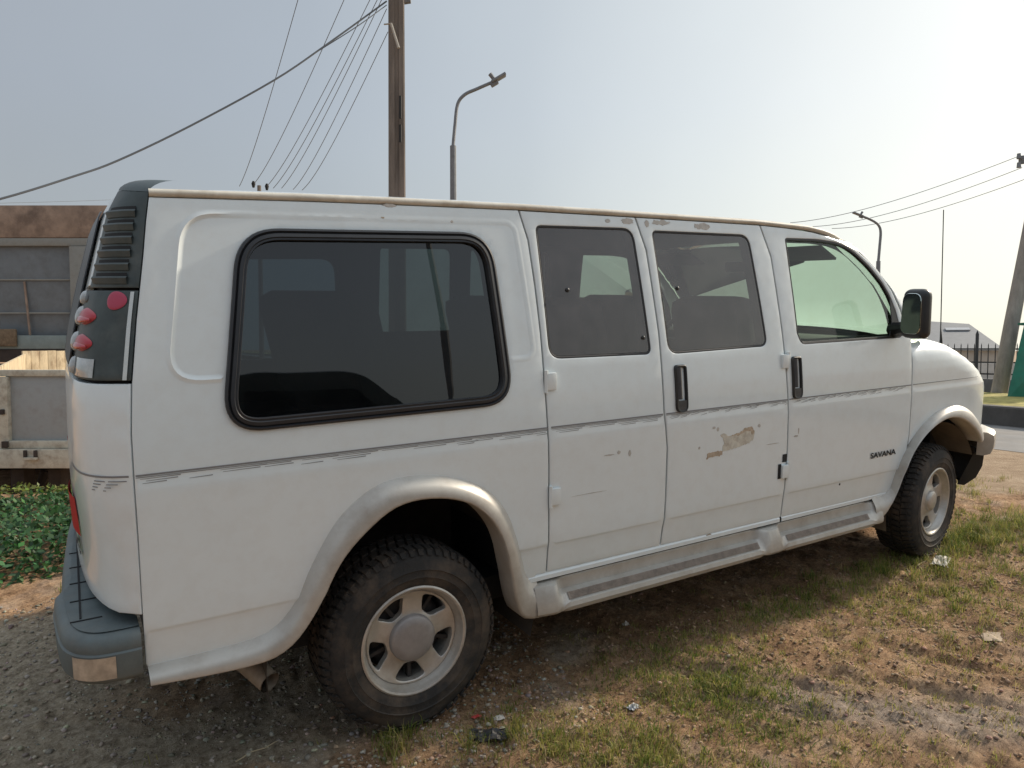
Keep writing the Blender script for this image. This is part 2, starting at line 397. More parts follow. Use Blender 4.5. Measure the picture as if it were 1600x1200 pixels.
def build_side(F, flip, nearside):
    fl = not flip
    rev = lambda s: list(reversed(s))
    # quarter panel
    recess = rounded([(-.70, 1.868), (.490, 1.893), (.528, 1.372), (-.775, 1.362)], [.10, .05, .05, .10], 8)
    ro = resample(recess, .03)
    RP = np.array(ccw(recess))
    def FQ(x, z, d=0.):
        # raised moulding line round a shallow panel
        q = np.min(np.hypot(RP[:, 0]-x, RP[:, 1]-z)) if True else 1
        return F(x, z, d)
    RPs = np.array(resample(ccw(recess), .012))
    def FR(x, z, d=0.):
        if not (-.85 < x < .56 and 1.30 < z < 1.94): return F(x, z, d)
        dist = float(np.min(np.hypot(RPs[:, 0]-x, RPs[:, 1]-z)))
        inn = bool(inside(RPs, np.array([[x, z]]))[0]); s = dist if inn else -dist
        k_ = lerp(1.0, .4, max(sstep(-.66, -.45, x), 0))      # the bead is crisp at the back and fades forward
        return F(x, z, d+k_*(-.0045*math.exp(-(s/.007)**2)+.0028*sstep(-.004, .012, s)))
    arch = mid(R_O, R_I, .45)
    out = rev(seam_r)[1:]+[(x, z) for x, z in top(-.785, .517)[1:-1]]+seam1+[(.53, .492)]+rev(arch)
    out = [(-.886, .51)]+[p for p in out if True]
    lines = [offset(ccw(recess), e) for e in (-.016, -.010, -.005, 0.0, .005, .010, .016)]
    lines = [l+[l[0]] for l in lines]
    lines += [[(-.87, z), (.57, z)] for z in (.606, .614, .622, 1.045, 1.058, 1.072, 1.085)]
    panel('quarter_panel', out, FR, WHITE, van, [qwin], .05, flip, lines=lines, gap=.003)
    cl = lambda a, b: [[(a, z), (b, z)] for z in (.606, .614, .622, 1.045, 1.058, 1.072, 1.085)]
    d2 = rev(seam1)+top(.517, 1.109)[1:-1]+seam2
    d3 = rev(seam2)+top(1.109, 1.90)[1:-1]+seam3
    df = rev(seam3)+[(2.1, 1.942), (2.3, 1.929), (2.42, 1.912), (2.53, 1.888), (2.64, 1.852), (2.75, 1.790), (2.85, 1.712), (2.93, 1.63), (2.99, 1.53), (3.03, 1.43), (3.078, 1.356)]+seam4
    doors = []
    for nm, o, h, lab in (('cargo_door', d2, win2, None), ('cargo_door', d3, win3, None), ('front_door', df, winf, None)):
        a = min(p[0] for p in o); b = max(p[0] for p in o)
        doors.append(panel(nm, o, F, WHITE, van, [h], .05, flip, lines=cl(a, b), gap=.0045))
    # A pillar
    outer = [(2.40, 1.929), (2.5, 1.918), (2.60, 1.897), (2.70, 1.862), (2.79, 1.80), (2.88, 1.728), (3.0, 1.628), (3.12, 1.52), (3.25, 1.40), (3.30, 1.352)]
    inner = [(3.085, 1.356), (3.036, 1.436), (2.996, 1.535), (2.936, 1.635), (2.856, 1.717), (2.755, 1.796), (2.643, 1.858), (2.53, 1.894), (2.42, 1.918)]
    OP = np.array(resample(outer, .01, False))
    def FA(x, z, d=0.):
        q = float(np.min(np.hypot(OP[:, 0]-x, OP[:, 1]-z))); e = max(0, 1-q/.05)
        return F(x, z, d+.035*e*e)
    panel('windscreen_pillar', outer+inner, FA, WHITE, van, [], .03, flip)
    # fender
    FF = fend if nearside else fendf
    arch = mid(F_O, F_I, .45)
    up = [(x, interp(ZT, x)) for x in np.linspace(3.085, 4.10, 16)]
    o = rev([p for p in seam4 if p[1] > .75])[:-1]+up+[(4.12, .95), (4.10, .75), (3.98, .705), (3.90, .705)]+rev([p for p in arch if p[0] > 3.06 and p[0] < 3.9])
    panel('fender', o, FF, WHITE, van, [], .04, flip, gap=.003, lines=[[(3.08, z), (4.05, z)] for z in (1.045, 1.058, 1.072, 1.085)])
    # mouldings
    prof = [(-.06, .003), (0, -.003), (.08, -.012), (.18, -.022), (.30, -.034), (.42, -.042), (.60, -.047), (.86, -.051), (.93, -.050), (.98, -.044), (1.0, -.034), (1.0, .06)]
    ring('arch_flare', R_O, R_I, F, prof, SILVER, van, closed=False, flip=flip)
    ring('arch_flare', F_O, F_I, F, prof, SILVER, van, closed=False, flip=flip)
    # running board with two recessed steps
    blk = [(.03, .455), (.0, .453), (-.016, .446), (-.029, .42), (-.037, .385), (-.042, .36), (-.041, .342), (-.032, .330), (.0, .324), (.14, .33)]
    stp = [(.03, .455), (.026, .449), (.025, .425), (.022, .404), (-.010, .400), (-.030, .374), (-.040, .370), (-.045, .352), (-.036, .332), (.14, .33)]
    xs = sorted(set(list(np.linspace(.51, 2.83, 60))+[.60, .615, .63, .645, .66, 1.80, 1.82, 1.84, 1.86, 1.88, 1.95, 1.965, 1.98, 1.995, 2.01, 2.70, 2.72, 2.74, 2.76, 2.78, 2.80]))
    V = []; FA_ = []; k = len(blk)
    def bl(x): return 1-sstep(.60, .66, x)*(1-sstep(1.80, 1.88, x))-sstep(1.95, 2.01, x)*(1-sstep(2.70, 2.82, x))
    for x in xs:
        b = bl(x)
        for p, q in zip(blk, stp):
            y = lerp(q[0], p[0], b)+.013*(1-sstep(.51, .60, x))+.010*sstep(2.74, 2.83, x); z = lerp(q[1], p[1], b); v = Vector((x, y, z))
            if not nearside: v.y = W-v.y
            V.append(v)
    for i in range(len(xs)-1):
        for j in range(k-1):
            f = (i*k+j, i*k+j+1, (i+1)*k+j+1, (i+1)*k+j); FA_.append(f if flip else f)
    if nearside: FA_ = [f[::-1] for f in FA_]
    rb = obj('running_board', V, FA_, SILVER, van, True, 30)
    for a, b in ((.665, 1.81), (2.02, 2.70)):
        mb = MB()
        yy = lambda y: y if nearside else W-y
        mb.grid(lambda s, t: Vector((lerp(a, b, s), yy(lerp(-.0105, -.0295, t)-.0022), lerp(.4010, .3762, t)+.0016)), 10, 1, flip=nearside)
        for i in range(5):
            t0 = .1+i*.18
            mb.grid(lambda s, t: Vector((lerp(a+.01, b-.01, s), yy(lerp(-.0105, -.0295, t0+t*.07)-.0042), lerp(.4010, .3762, t0+t*.07)+.0030)), 10, 1, flip=nearside)
        mb.build('step_tread', TREADM, rb)
    # sill under the doors
    mb = MB()
    for a, b in ((.49, 2.0), (2.012, 2.95)):
        mb.grid(lambda s, t: (lambda x, q: Vector((x, q[0] if nearside else W-q[0], q[1])))(lerp(a, b, s), [(.025, .500), (.012, .484), (.012, .467), (.06, .463)][round(t*3)]), 12, 3, flip=not nearside)
    mb.build('sill', WHITE, van)
    # drip rail along the roof
    xs = np.linspace(-.785, 2.66, 60); cs = [(.02, -.001), (-.008, .0), (-.016, .006), (-.016, .016), (-.004, .024), (.03, .027)]
    V = []; FA_ = []
    for x in xs:
        for (y, z) in cs:
            zz = interp(ZG, x)+z; yb = base_y(interp(ZG, x))+.012+y+.030*sstep(2.35, 2.62, x); zz -= .008*sstep(2.45, 2.66, x); V.append((x, yb if nearside else W-yb, zz))
    for i in range(len(xs)-1):
        for j in range(len(cs)-1):
            f = (i*6+j, i*6+j+1, (i+1)*6+j+1, (i+1)*6+j); FA_.append(f if not nearside else f[::-1])
    obj('drip_rail', V, FA_, GUTTER, van, True, 60)
    return doors

doors = build_side(near, False, True)
fdoors = build_side(far, True, False)

def window(F, flip, d2, d3, df):
    # large quarter window: black frame with two ribs, dark glass
    q = resample(ccw(qwin), .03); q2 = offset(q, .036)
    prof = [(-.10, -.001), (-.06, -.010), (.12, -.012), (.22, -.006), (.30, -.004), (.36, -.011), (.66, -.013), (.76, -.008), (.86, -.008), (.93, -.010), (1, -.004), (1, .02)]
    f = ring('window_frame', q, q2, F, prof, BLACKFR, van, flip=flip)
    sheet('window_glass', offset(q, .034), lambda x, z, d: F(x, z, d+.006), GL_DARK, f, res=.08, flip=flip)
    for o, door in ((win2, d2), (win3, d3)):
        g = offset(resample(ccw(o), .03), .006)
        ring('window_seal', resample(ccw(o), .03), offset(resample(ccw(o), .03), .010), F, [(0, .012), (.0, .004), (.6, .003), (1, .006)], RUBBER, door, flip=flip)
        sheet('window_glass', offset(g, .003), lambda x, z, d: F(x, z, d+.005), GL_MID, door, res=.08, flip=flip)
    g = resample(ccw(winf), .03)
    ring('window_seal', g, offset(g, .014), F, [(0, .004), (.2, .002), (.8, .004), (1, .012), (1, .02)], RUBBER, df, flip=flip)
    sheet('window_glass', offset(g, .012), lambda x, z, d: F(x, z, d+.014), GL_CLEAR, df, res=.08, flip=flip)
    sail = rounded([(2.905, 1.60), (2.955, 1.51), (2.985, 1.40), (2.985, 1.368), (2.87, 1.367), (2.905, 1.45)], .008, 2)
    sheet('mirror_sail', sail, lambda x, z, d: F(x, z, d+.003), BLACKP, df, res=.05, flip=flip)
BLACKFR = mat('window_frame_black', (.022, .024, .028), .38, vary=.2, vscale=10)
window(near, False, doors[0], doors[1], doors[2])
window(far, True, fdoors[0], fdoors[1], fdoors[2])

# inner skin (door trim) with the same openings
def inner(F, flip):
    o = [(-.82, .50), (-.82, 1.35), (-.75, 1.935), (.5, 1.955), (1.9, 1.96), (2.3, 1.935), (2.55, 1.87), (2.85, 1.66), (2.98, 1.50), (3.04, 1.34), (3.04, .98), (2.9, .75), (2.9, .50), (.55, .50), (.55, .99), (-.45, .99), (-.45, .5)]
    sheet('door_trim', o, lambda x, z, d: F(x, z, d+.055), INNER, van, [offset(ccw(qwin), .03), offset(ccw(win2), .012), offset(ccw(win3), .012), offset(ccw(winf), .02)], .045, flip)
inner(near, False); inner(far, True)

# roof, windscreen, bonnet, nose
def roofpt(a, b):
    y = lerp(.16, W-.16, b); c = 1-(2*b-1)**2
    x0 = -.77-.06*c; x1 = 2.52+.13*c; x = lerp(x0, x1, a)
    ze = interp(ZG, min(x, 2.5))+.024
    return Vector((x, y, ze-.006+.065*c**.7*(sstep(-.85, -.5, x)*.4+.6)*(1-.25*sstep(2.0, 2.7, x))))
MB().grid(roofpt, 40, 16, flip=False).build('roof', WHITE, van)
WE = [(2.50, 1.92), (2.60, 1.899), (2.70, 1.864), (2.79, 1.802), (2.88, 1.73), (3.0, 1.63), (3.12, 1.522), (3.25, 1.402), (3.30, 1.354)]
def wspt(a, b):
    i = a*(len(WE)-1); k = min(int(i), len(WE)-2); t = i-k
    x = lerp(WE[k][0], WE[k+1][0], t); z = lerp(WE[k][1], WE[k+1][1], t); c = 1-(2*b-1)**2
    ye = base_y(z)+.037
    return Vector((x+c*lerp(.14, .24, a), lerp(ye, W-ye, b), z+c*lerp(.075, .0, a)))
wsc = MB().grid(wspt, 16, 18).build('windscreen', GL_CLEAR, van)
MB().grid(lambda a, b: wspt(.01+a*.17, .03+.94*b)-Vector((.006, 0, .006)), 4, 18).build('sun_strip', GL_BAND, wsc)
def hoodpt(a, b):
    x = lerp(3.10, 4.10, a); z = interp(ZT, x); c = 1-abs(2*b-1)**3
    ye = fend(x, z).y-.001
    return Vector((x+c*lerp(.05, .27, a), lerp(ye, W-ye, b), z+c*lerp(.045, .05, a)))
MB().grid(hoodpt, 20, 18).build('bonnet', WHITE, van)
MB().box((3.33, 1.0, 1.335), (.40, 1.6, .03), bevel=.008).build('cowl', BLACKP, van)
def noseplan(s):                        # plan line round the front, s 0..1 near corner to far corner
    b = s; c = 1-abs(2*b-1)**3; ye = nose(4.10)
    return 4.10+.27*c, lerp(ye, W-ye, b)
def fascia(a, b):
    x, y = noseplan(b); z = lerp(interp(ZT, 4.10)+.05*(1-abs(2*b-1)**3), .70, a)
    return Vector((x+.02*math.sin(a*math.pi), y, z))
MB().grid(fascia, 8, 24).build('grille_panel', CHROME, van)
gm = MB()
for i in range(5):
    z = .80+i*.052
    gm.tube([Vector((noseplan(s)[0]+.03, noseplan(s)[1], z)) for s in np.linspace(.24, .76, 12)], .012, 6)
gm.build('grille_bar', BLACKP, van)
for s0, s1 in ((.03, .2), (.8, .97)):
    hm = MB().grid(lambda a, b: Vector((noseplan(lerp(s0, s1, b))[0]+.028, noseplan(lerp(s0, s1, b))[1], lerp(1.02, .80, a))), 5, 8)
    hm.build('headlight', CLEARL, van)
# front bumper
bp = [(.0, .735), (.05, .735), (.085, .72), (.092, .69), (.088, .64), (.075, .60), (.04, .585), (.0, .585)]
sp = []
for s in np.linspace(0, 1, 40):
    x, y = noseplan(s); sp.append((x, y))
e0 = [(3.90, nose(3.90)), (3.97, nose(3.97)), (4.04, nose(4.04))]
sp = e0+sp+[(x, W-y) for x, y in reversed(e0)]
def sweep_plan(sp, prof, off=1.0):
    V = []; F = []; k = len(prof)
    for i, (x, y) in enumerate(sp):
        a = sp[max(i-1, 0)]; b = sp[min(i+1, len(sp)-1)]; t = Vector((b[0]-a[0], b[1]-a[1])).normalized(); n = Vector((t.y, -t.x))
        for (o, z) in prof: V.append((x+n.x*o*off, y+n.y*o*off, z))
    for i in range(len(sp)-1):
        for j in range(k-1): F.append((i*k+j, i*k+j+1, (i+1)*k+j+1, (i+1)*k+j))
    F.append(tuple(range(k))); F.append(tuple((len(sp)-1)*k+j for j in reversed(range(k))))
    return V, F
V, F = sweep_plan(sp, bp); obj('front_bumper', V, F, SILVER, van, True, 40)
V, F = sweep_plan(sp[1:-1], [(-.02, .585), (.035, .584), (.03, .50), (.0, .42), (-.06, .36), (-.10, .36)]); obj('front_valance', V, F, BLACKP, van, True, 40)

# rear end
XR = [(.5, -1.045), (1.0, -1.05), (1.3, -1.04), (1.5, -1.005), (1.66, -.965), (1.87, -.905), (1.95, -.86), (2.05, -.80)]
XS = [(z, x) for x, z in reversed(seam_r)]+[(2.0, -.77)]
RC = [(0, 0), (.025, .24), (.07, .43), (.14, .60), (.25, .76), (.40, .87), (.6, .95), (.8, .985), (1.0, 1.0)]
def rear(a, z, d=0.):
    xs = interp(XS, z); xr = interp(XR, z); y0 = base_y(z); f = lerp(interp(RCs, a), interp(RTs, a), sstep(.72, 1.15, z))
    k = max(0, 1-a/.14)
    return Vector((xs+(xr-xs)*f+d*(1-.6*k), y0+a*(1-y0)+d*.75*k, z))
RCs = smoothline(RC, 8); RTs = smoothline([(0, 0), (.012, .20), (.028, .38), (.05, .54), (.09, .71), (.14, .82), (.22, .90), (.35, .95), (.6, .985), (1.0, 1.0)], 8)
def rearf(a, z, d=0.): v = rear(a, z, d); return Vector((v.x, W-v.y, v.z))
for F, fl in ((rear, True), (rearf, False)):
    topz = 1.93
    vent = panel('corner_vent', [(0.0, 1.640), (0.0, 1.928), (.20, 1.945), (.19, 1.80), (.185, 1.640)], F, GREENP, van, [], .03, fl, gap=.0012)
    mb = MB()
    for i in range(6):                   # louvre slots with their lips
        z = 1.662+i*.0395
        mb.grid(lambda s, t: F(lerp(.014, .135, s), z+[.012, .013, .008, -.009, -.010][round(t*4)], [.0, -.010, -.013, -.004, .0][round(t*4)]), 10, 4, flip=not fl)
    mb.build('louvre', GREENP, vent)
    mb = MB()
    for i in range(6):
        z = 1.662+i*.0395
        mb.grid(lambda s, t: F(lerp(.016, .13, s), z+.013+t*.010, -.0022), 10, 1, flip=not fl)
    mb.build('louvre_slot', DARK, vent)
    cap = MB().grid(lambda s, t: (lambda p: Vector((p.x+.10*t**1.5, lerp(p.y, p.y+.06*(1 if F is rear else -1), t), p.z+.045*math.sin(t*math.pi/2))))(F(lerp(0, .20, s), 1.926+.018*s, 0)), 8, 6, flip=not fl)
    cap.build('vent_cap', GREENP, vent)
    tl = panel('tail_light', [(0.0, 1.372), (0.0, 1.634), (.29, 1.634), (.29, 1.372)], F, GREENP, van, [], .03, fl, gap=.0012)
    sheet('corner_backing', [(.004, .68), (.004, 1.92), (.5, 1.95), (.9, .68)] if False else [(.006, .69), (.006, 1.92), (.34, 1.92), (.34, .69)], lambda a, z, d: F(a, z, d+.030), DARK, van, flip=fl)
    sg = 1 if F is rear else -1
    def lens(a0, z0, ra, rz, h, m_, nm, tip=0., off=0.):
        def f(p, q):
            th = 2*math.pi*p; r = q; ca = math.cos(th); k = 1-tip*max(0, -ca)*.6
            return F(max(.002, a0+ra*r*ca), z0+rz*r*math.sin(th)*k, off-h*(1-r*r)**.5)
        MB().grid(f, 28, 7, flip=fl).build(nm, m_, tl)
    for z in (1.556, 1.478):
        lens(.155, z, .075, .026, .013, REDTOP, 'red_lamp', .35, -.001)
        lens(.16, z-.009, .064, .012, .009, REDL, 'red_lamp', .35, -.010)
        lens(.26, z, .026, .031, .017, CLEARL, 'clear_bulge')
    for z, r_ in ((1.612, .022), (1.405, .028)):
        lens(.26, z, .024, r_, .014, CLEARL, 'clear_bulge')
    lens(.20, 1.610, .03, .014, .004, BLACKP, 'lamp_socket')
    lens(.030, 1.604, .019, .027, .004, PINKL, 'round_reflector', 0, -.002)
    MB().grid(lambda s, t: F(lerp(.065, .19, s), lerp(1.380, 1.434, t), -.003-.006*math.sin(math.pi*s)*math.sin(math.pi*t)), 8, 8, flip=not fl).build('reversing_lens', CLEARL, tl)
    MB().grid(lambda s, t: F(lerp(.004, .008, s), lerp(1.375, 1.630, t), -.004), 2, 8, flip=not fl).build('trim_strip', CHROME, tl)
    low = [(0.0, .672), (0.0, 1.364), (.24, 1.364), (.995, 1.364), (.995, .672)]
    rd = panel('rear_door', low, F, WHITE, van, [], .05, fl, gap=.0012)
    upd = [(.295, 1.37), (.295, 1.636), (.20, 1.645), (.215, 1.93), (.995, 1.99), (.995, 1.37)]
    hole = rounded([(.33, 1.43), (.34, 1.86), (.93, 1.90), (.93, 1.43)], .05, 5)
    ru = panel('rear_door_frame', upd, F, WHITE, rd, [hole], .05, fl, gap=.004)
    sheet('window_glass', offset(ccw(rounded([(.29, 1.40), (.30, 1.885), (.96, 1.935), (.96, 1.40)], .05, 5)), .0), lambda a, z, d: F(a, z, d-.012), BLACKFR, rd, flip=fl)
    MB().grid(lambda s, t: F(lerp(.34, .62, s), lerp(.84, .97, t), -.003-.010*math.sin(math.pi*s)), 8, 3, flip=not fl).build('rear_reflector', REDM, rd)
# bumper at the back: step pad on top, wrapped corners, tan reflector
bs = [(-.893, -.012), (-.95, -.012), (-1.01, -.002), (-1.055, .03), (-1.085, .08), (-1.102, .15), (-1.114, .28), (-1.120, .42), (-1.100, .50), (-1.096, .75), (-1.088, 1.0), (-1.076, 1.25), (-1.055, 1.5), (-1.03, 1.75), (-.99, 1.93), (-.93, 2.0), (-.893, 2.01)]
bs = smoothline(bs, 5)
def rb_top(y): return .655
prof = [(-.12, .630), (-.05, .632), (-.018, .627), (-.004, .612), (.0, .59), (-.002, .577), (.003, .572), (.001, .50), (-.012, .482), (-.04, .474), (-.10, .474)]
V, F = sweep_plan(bs, [(-o, z) for o, z in prof])
rbm = obj('rear_bumper', V, F, BUMPERM, van, True, 40)
ins = [(max(x, -1.2)+.0, y) for x, y in bs]
topV = []; topF = []
for i, (x, y) in enumerate(bs):
    a = bs[max(i-1, 0)]; b = bs[min(i+1, len(bs)-1)]; t = Vector((b[0]-a[0], b[1]-a[1])).normalized(); n = Vector((t.y, -t.x))
    topV += [(x+n.x*.03, y+n.y*.03, .634), (-.90, min(max(y, .12), W-.12), .634)]
for i in range(len(bs)-1): topF.append((i*2, i*2+1, i*2+3, i*2+2))
obj('step_pad', topV, topF, BUMPERM, rbm, True, 40)
mb = MB()
for i in range(5):
    y = .14+i*.17
    mb.box((-1.03, y, .635), (.085, .006, .003)); mb.box((-1.045, y+.1, .635), (.006, .17, .003))
mb.build('pad_groove', DARK, rbm)
V, F = sweep_plan(bs[6:18], [(-.0045, .568), (-.0045, .500)]); obj('bumper_reflector', V, [f for f in F if len(f) == 4], TAN, rbm)
# underbody
MB().box((1.5, 1.0, .40), (4.7, 1.62, .10)).build('underbody', DARK, van)
MB().box((1.6, 1.0, .62), (2.3, 1.90, .30)).build('floor_pan', DARK, van)
MB().box((.0, 1.0, .97), (1.5, 1.86, .06)).build('cargo_floor', DARK, van)
MB().box((3.9, 1.0, .75), (.3, 1.5, .5)).build('radiator', DARK, van)
MB().box((3.05, 1.0, .95), (.05, 1.86, .75)).build('firewall', DARK, van)
MB().box((-.80, 1.0, .75), (.10, 1.8, .62)).build('tail_frame', DARK, van)
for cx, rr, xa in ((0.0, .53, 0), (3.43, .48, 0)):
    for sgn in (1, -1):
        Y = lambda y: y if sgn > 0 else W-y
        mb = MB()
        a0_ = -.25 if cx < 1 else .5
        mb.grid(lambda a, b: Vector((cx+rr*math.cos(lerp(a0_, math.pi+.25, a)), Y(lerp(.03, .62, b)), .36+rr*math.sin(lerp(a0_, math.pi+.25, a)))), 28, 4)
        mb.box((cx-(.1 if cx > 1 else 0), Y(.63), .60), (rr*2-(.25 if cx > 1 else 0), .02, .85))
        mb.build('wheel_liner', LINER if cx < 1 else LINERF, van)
ex = MB()
for r_ in (.037, .033): ex.tube([(-.63, .31, .395), (-.57, .18, .355), (-.515, .06, .318)], r_, 18, cap=False)
ex.build('exhaust_pipe', mat('rusty_exhaust', (.33, .27, .21), .6, metal=.3, vary=.25, vscale=20), van)
mb = MB(); mb.tube([(0, .25, .352), (0, 1.75, .352)], .05, 10); mb.ball((0, 1.0, .352), .15, 8); mb.build('axle', DRUM, van)
MB().tube([(3.43, .25, .352), (3.43, 1.75, .352)], .04, 10).build('axle', DRUM, van)

# wheels
def wheel(loc, rz, hub=1.0, hubm=None):
    w_ = empty('wheel', loc, van); w_.rotation_euler = (0, 0, rz)
    Rr = .352
    prof = [(.198, .012), (.205, .004), (.225, -.004), (.240, -.007), (.243, -.0095), (.247, -.0078), (.270, -.0102), (.273, -.0132), (.277, -.0100), (.295, -.006), (.318, .006), (.332, .022), (.338, .030), (.338, .205), (.332, .213), (.295, .24), (.215, .235), (.198, .22)]
    mb = MB(); mb.lathe(prof, 72)
    for i in range(60):                  # tread blocks, four rows, staggered
        for row, (y0, y1) in enumerate(((.020, .058), (.064, .108), (.127, .171), (.177, .215))):
            th = 2*math.pi*(i+(.5 if row % 2 else 0))/60; h = .014; hw = 2*math.pi/60*.36; sk = .02*(1 if row in (0, 3) else -1)
            V = []
            for (t, y) in ((-hw, y0), (hw, y0), (hw, y1), (-hw, y1)):
                for r_ in (.3365, .338+h*.75):
                    a = th+t+(sk*(y-y0)/(y1-y0)); rr = r_-(.006 if (row == 0 and y == y0) or (row == 3 and y == y1) else 0); V.append((rr*math.cos(a), y, rr*math.sin(a)))
            mb.add(V, [(1, 3, 5, 7), (0, 2, 3, 1), (2, 4, 5, 3), (4, 6, 7, 5), (6, 0, 1, 7)])
        th = 2*math.pi*(i+.1)/60         # shoulder lugs on the sidewall
        V = []
        for t in (-.028, .028):
            for (r_, y) in ((.322, .006), (.338, .022), (.340, .018), (.324, .001)): V.append((r_*math.cos(th+t), y, r_*math.sin(th+t)))
        mb.add(V, [(3, 2, 6, 7), (0, 3, 7, 4), (2, 1, 5, 6), (0, 1, 2, 3), (7, 6, 5, 4)])
    # the contact patch flattens
    mb.V = [(x, y+(-.012 if z < -.30 and y < .1 else 0), max(z, -.349)) for x, y, z in mb.V]
    mb.build('tyre', TYREM, w_, True, 30)
    rim = MB(); rim.lathe([(.200, .012), (.209, .004), (.209, .0), (.203, -.003), (.196, .000), (.192, .010), (.188, .022), (.180, .034), (.176, .05), (.172, .12), (.176, .20)], 72)
    rm = rim.build('rim', ALLOY, w_, True, 40)
    def fd(x, z, d=0.):
        r = math.hypot(x, z); y = .030+.012*sstep(.06, .10, r)-.018*sstep(.10, .172, r)*0-.010*sstep(.14, .176, r)
        return Vector((x, y+d, z))
    holes = []
    for i in range(5):
        c = 2*math.pi*(i+.5)/5+math.pi/2-.06
        p = [(.102*math.cos(c-.24), .102*math.sin(c-.24)), (.102*math.cos(c+.24), .102*math.sin(c+.24)), (.165*math.cos(c+.39), .165*math.sin(c+.39)), (.170*math.cos(c+.15), .170*math.sin(c+.15)), (.170*math.cos(c-.15), .170*math.sin(c-.15)), (.165*math.cos(c-.39), .165*math.sin(c-.39))]
        holes.append(rounded(p, .014, 3))
    circ = [(.1785*math.cos(a), .1785*math.sin(a)) for a in np.linspace(0, 2*math.pi, 60, endpoint=False)]
    panel('spokes', circ, fd, ALLOY, rm, holes, .02, False, flange=.03, lip=.003)
    mb = MB(); mb.lathe([(0.0001, .010), (.055*hub, .011), (.080*hub, .016), (.088*hub, .024), (.090*hub, .045)], 40); mb.build('hub_cap', hubm or HUBM, w_, True, 50)
    mb = MB(); mb.lathe([(0.0001, .09), (.13, .09), (.145, .10), (.150, .13), (.165, .135), (.165, .2)], 40)
    for i in range(10):
        a = 2*math.pi*(i+.5)/10; mb.box((.125*math.cos(a), .082, .125*math.sin(a)), (.09, .03, .014), rot=Matrix.Rotation(-a, 3, 'Y'))
    mb.build('brake_drum', DRUM, w_, True, 40)
    return w_
wheel((0, .012, .352), 0); wheel((3.43, .012, .352), R(8), .72, ALLOY)
wheel((0, W-.012, .352), math.pi); wheel((3.43, W-.012, .352), math.pi+R(8))

# handles, hinges, mirrors, stripe, badges, worn paint
def handle(F, flip, x0, door, nearside):
    o = rounded([(x0-.034, 1.305), (x0+.036, 1.305), (x0+.038, 1.095), (x0-.032, 1.095)], [.018, .018, .03, .03], 5)
    q = resample(ccw(o), .012); q2 = offset(q, .013)
    h = ring('door_handle', q, q2, F, [(0, .0), (0, -.009), (.3, -.013), (.8, -.011), (1, -.003), (1, .014)], BLACKP, door, flip=flip)
    sheet('handle_cup', q2, lambda x, z, d: F(x, z, d+.001), DARK, h, res=.03, flip=flip)
    g = MB()
    for t0, t1, w0 in ((1.155, 1.296, .026),):
        g.grid(lambda s, t: F(x0-.013+w0*(s-.5), lerp(t0, t1, t), -.012-.008*math.sin(math.pi*s)), 6, 6, flip=not flip)
    g.build('handle_grip', BLACKP2, h)
    sgn = -1 if nearside else 1
    p = F(x0+.004, 1.122, -.010); mb = MB(); mb.lathe([(.0001, 0), (.011, 0), (.013, .004), (.013, .02)], 16); 
    obj('key_lock', [Vector((v[0], v[1]*(-sgn), v[2]))+p for v in mb.V], mb.F, BLACKP2, h)
    MB().grid(lambda s, t: F(lerp(x0-.026, x0+.030, s), lerp(1.100, 1.148, t), -.010), 4, 4, flip=not flip).build('lock_plate', BLACKP2, h)
BLACKP2 = mat('worn_grey_plastic', (.05, .05, .052), .5, vary=.3, vscale=40)
handle(near, False, 1.284, doors[1], True); handle(near, False, 2.066, doors[2], True)
handle(far, True, 2.066, fdoors[2], False)
def hinge(F, x, z, door, flip, dirx=1):
    mb = MB(); p = F(x, z, -.006)
    mb.box((p.x, p.y, p.z), (.046, .016, .068), bevel=.004); q = F(x-.024*dirx, z, -.006)
    mb.tube([(q.x, q.y, q.z-.045), (q.x, q.y, q.z+.045)], .008, 8); mb.build('hinge', WHITE, door)
hinge(near, .594, 1.277, doors[0], False); hinge(near, .605, .815, doors[0], False)
hinge(near, 1.982, 1.285, doors[1], False, -1); hinge(near, 1.990, .735, doors[1], False, -1)
mb = MB(); mb.grid(lambda s, t: near(lerp(1.945, 1.968, s), lerp(.700, .775, t), -.0018), 1, 1); mb.grid(lambda s, t: near(lerp(1.975, 2.008, s), lerp(.782, .822, t), -.0018), 1, 1)
mb.build('hinge_gap', DARK, doors[1], False)

def mirror(sgn):
    Y = lambda y: y if sgn > 0 else W-y
    m_ = empty('door_mirror', (0, 0, 0), van)
    bm = bmesh.new(); bmesh.ops.create_cube(bm, size=1)
    for v in bm.verts: v.co = Vector((v.co.x*.095*(.75 if v.co.x > 0 else 1), v.co.y*.155*(.9 if v.co.z > 0 else 1), v.co.z*.262))
    bmesh.ops.bevel(bm, geom=list(bm.edges), offset=.043, segments=5, affect='EDGES', profile=.55)
    bm.verts.index_update()
    rz = Matrix.Rotation(R(-10)*sgn, 3, 'Z')
    V = [rz @ v.co + Vector((2.83, Y(-.14), 1.507)) for v in bm.verts]; F = [[v.index for v in f.verts] for f in bm.faces]; bm.free()
    obj('mirror_housing', V, F, BLACKP, m_, True, 45)
    o = rounded([(-.061, -.106), (.061, -.106), (.055, .108), (-.055, .108)], .042, 6)
    def fm(a, z, d): return rz @ Vector((-.0495+d, a*-1, z))+Vector((2.83, Y(-.14), 1.507))
    sheet('mirror_glass', o, fm, MIRRORM, m_, res=.05)
    MB().tube([(2.86, Y(-.08), 1.43), (2.90, Y(-.02), 1.42), (2.94, Y(.05), 1.41)], [.035, .04, .045], 10).build('mirror_arm', BLACKP, m_)
    return m_
mirror(1); mirror(-1)

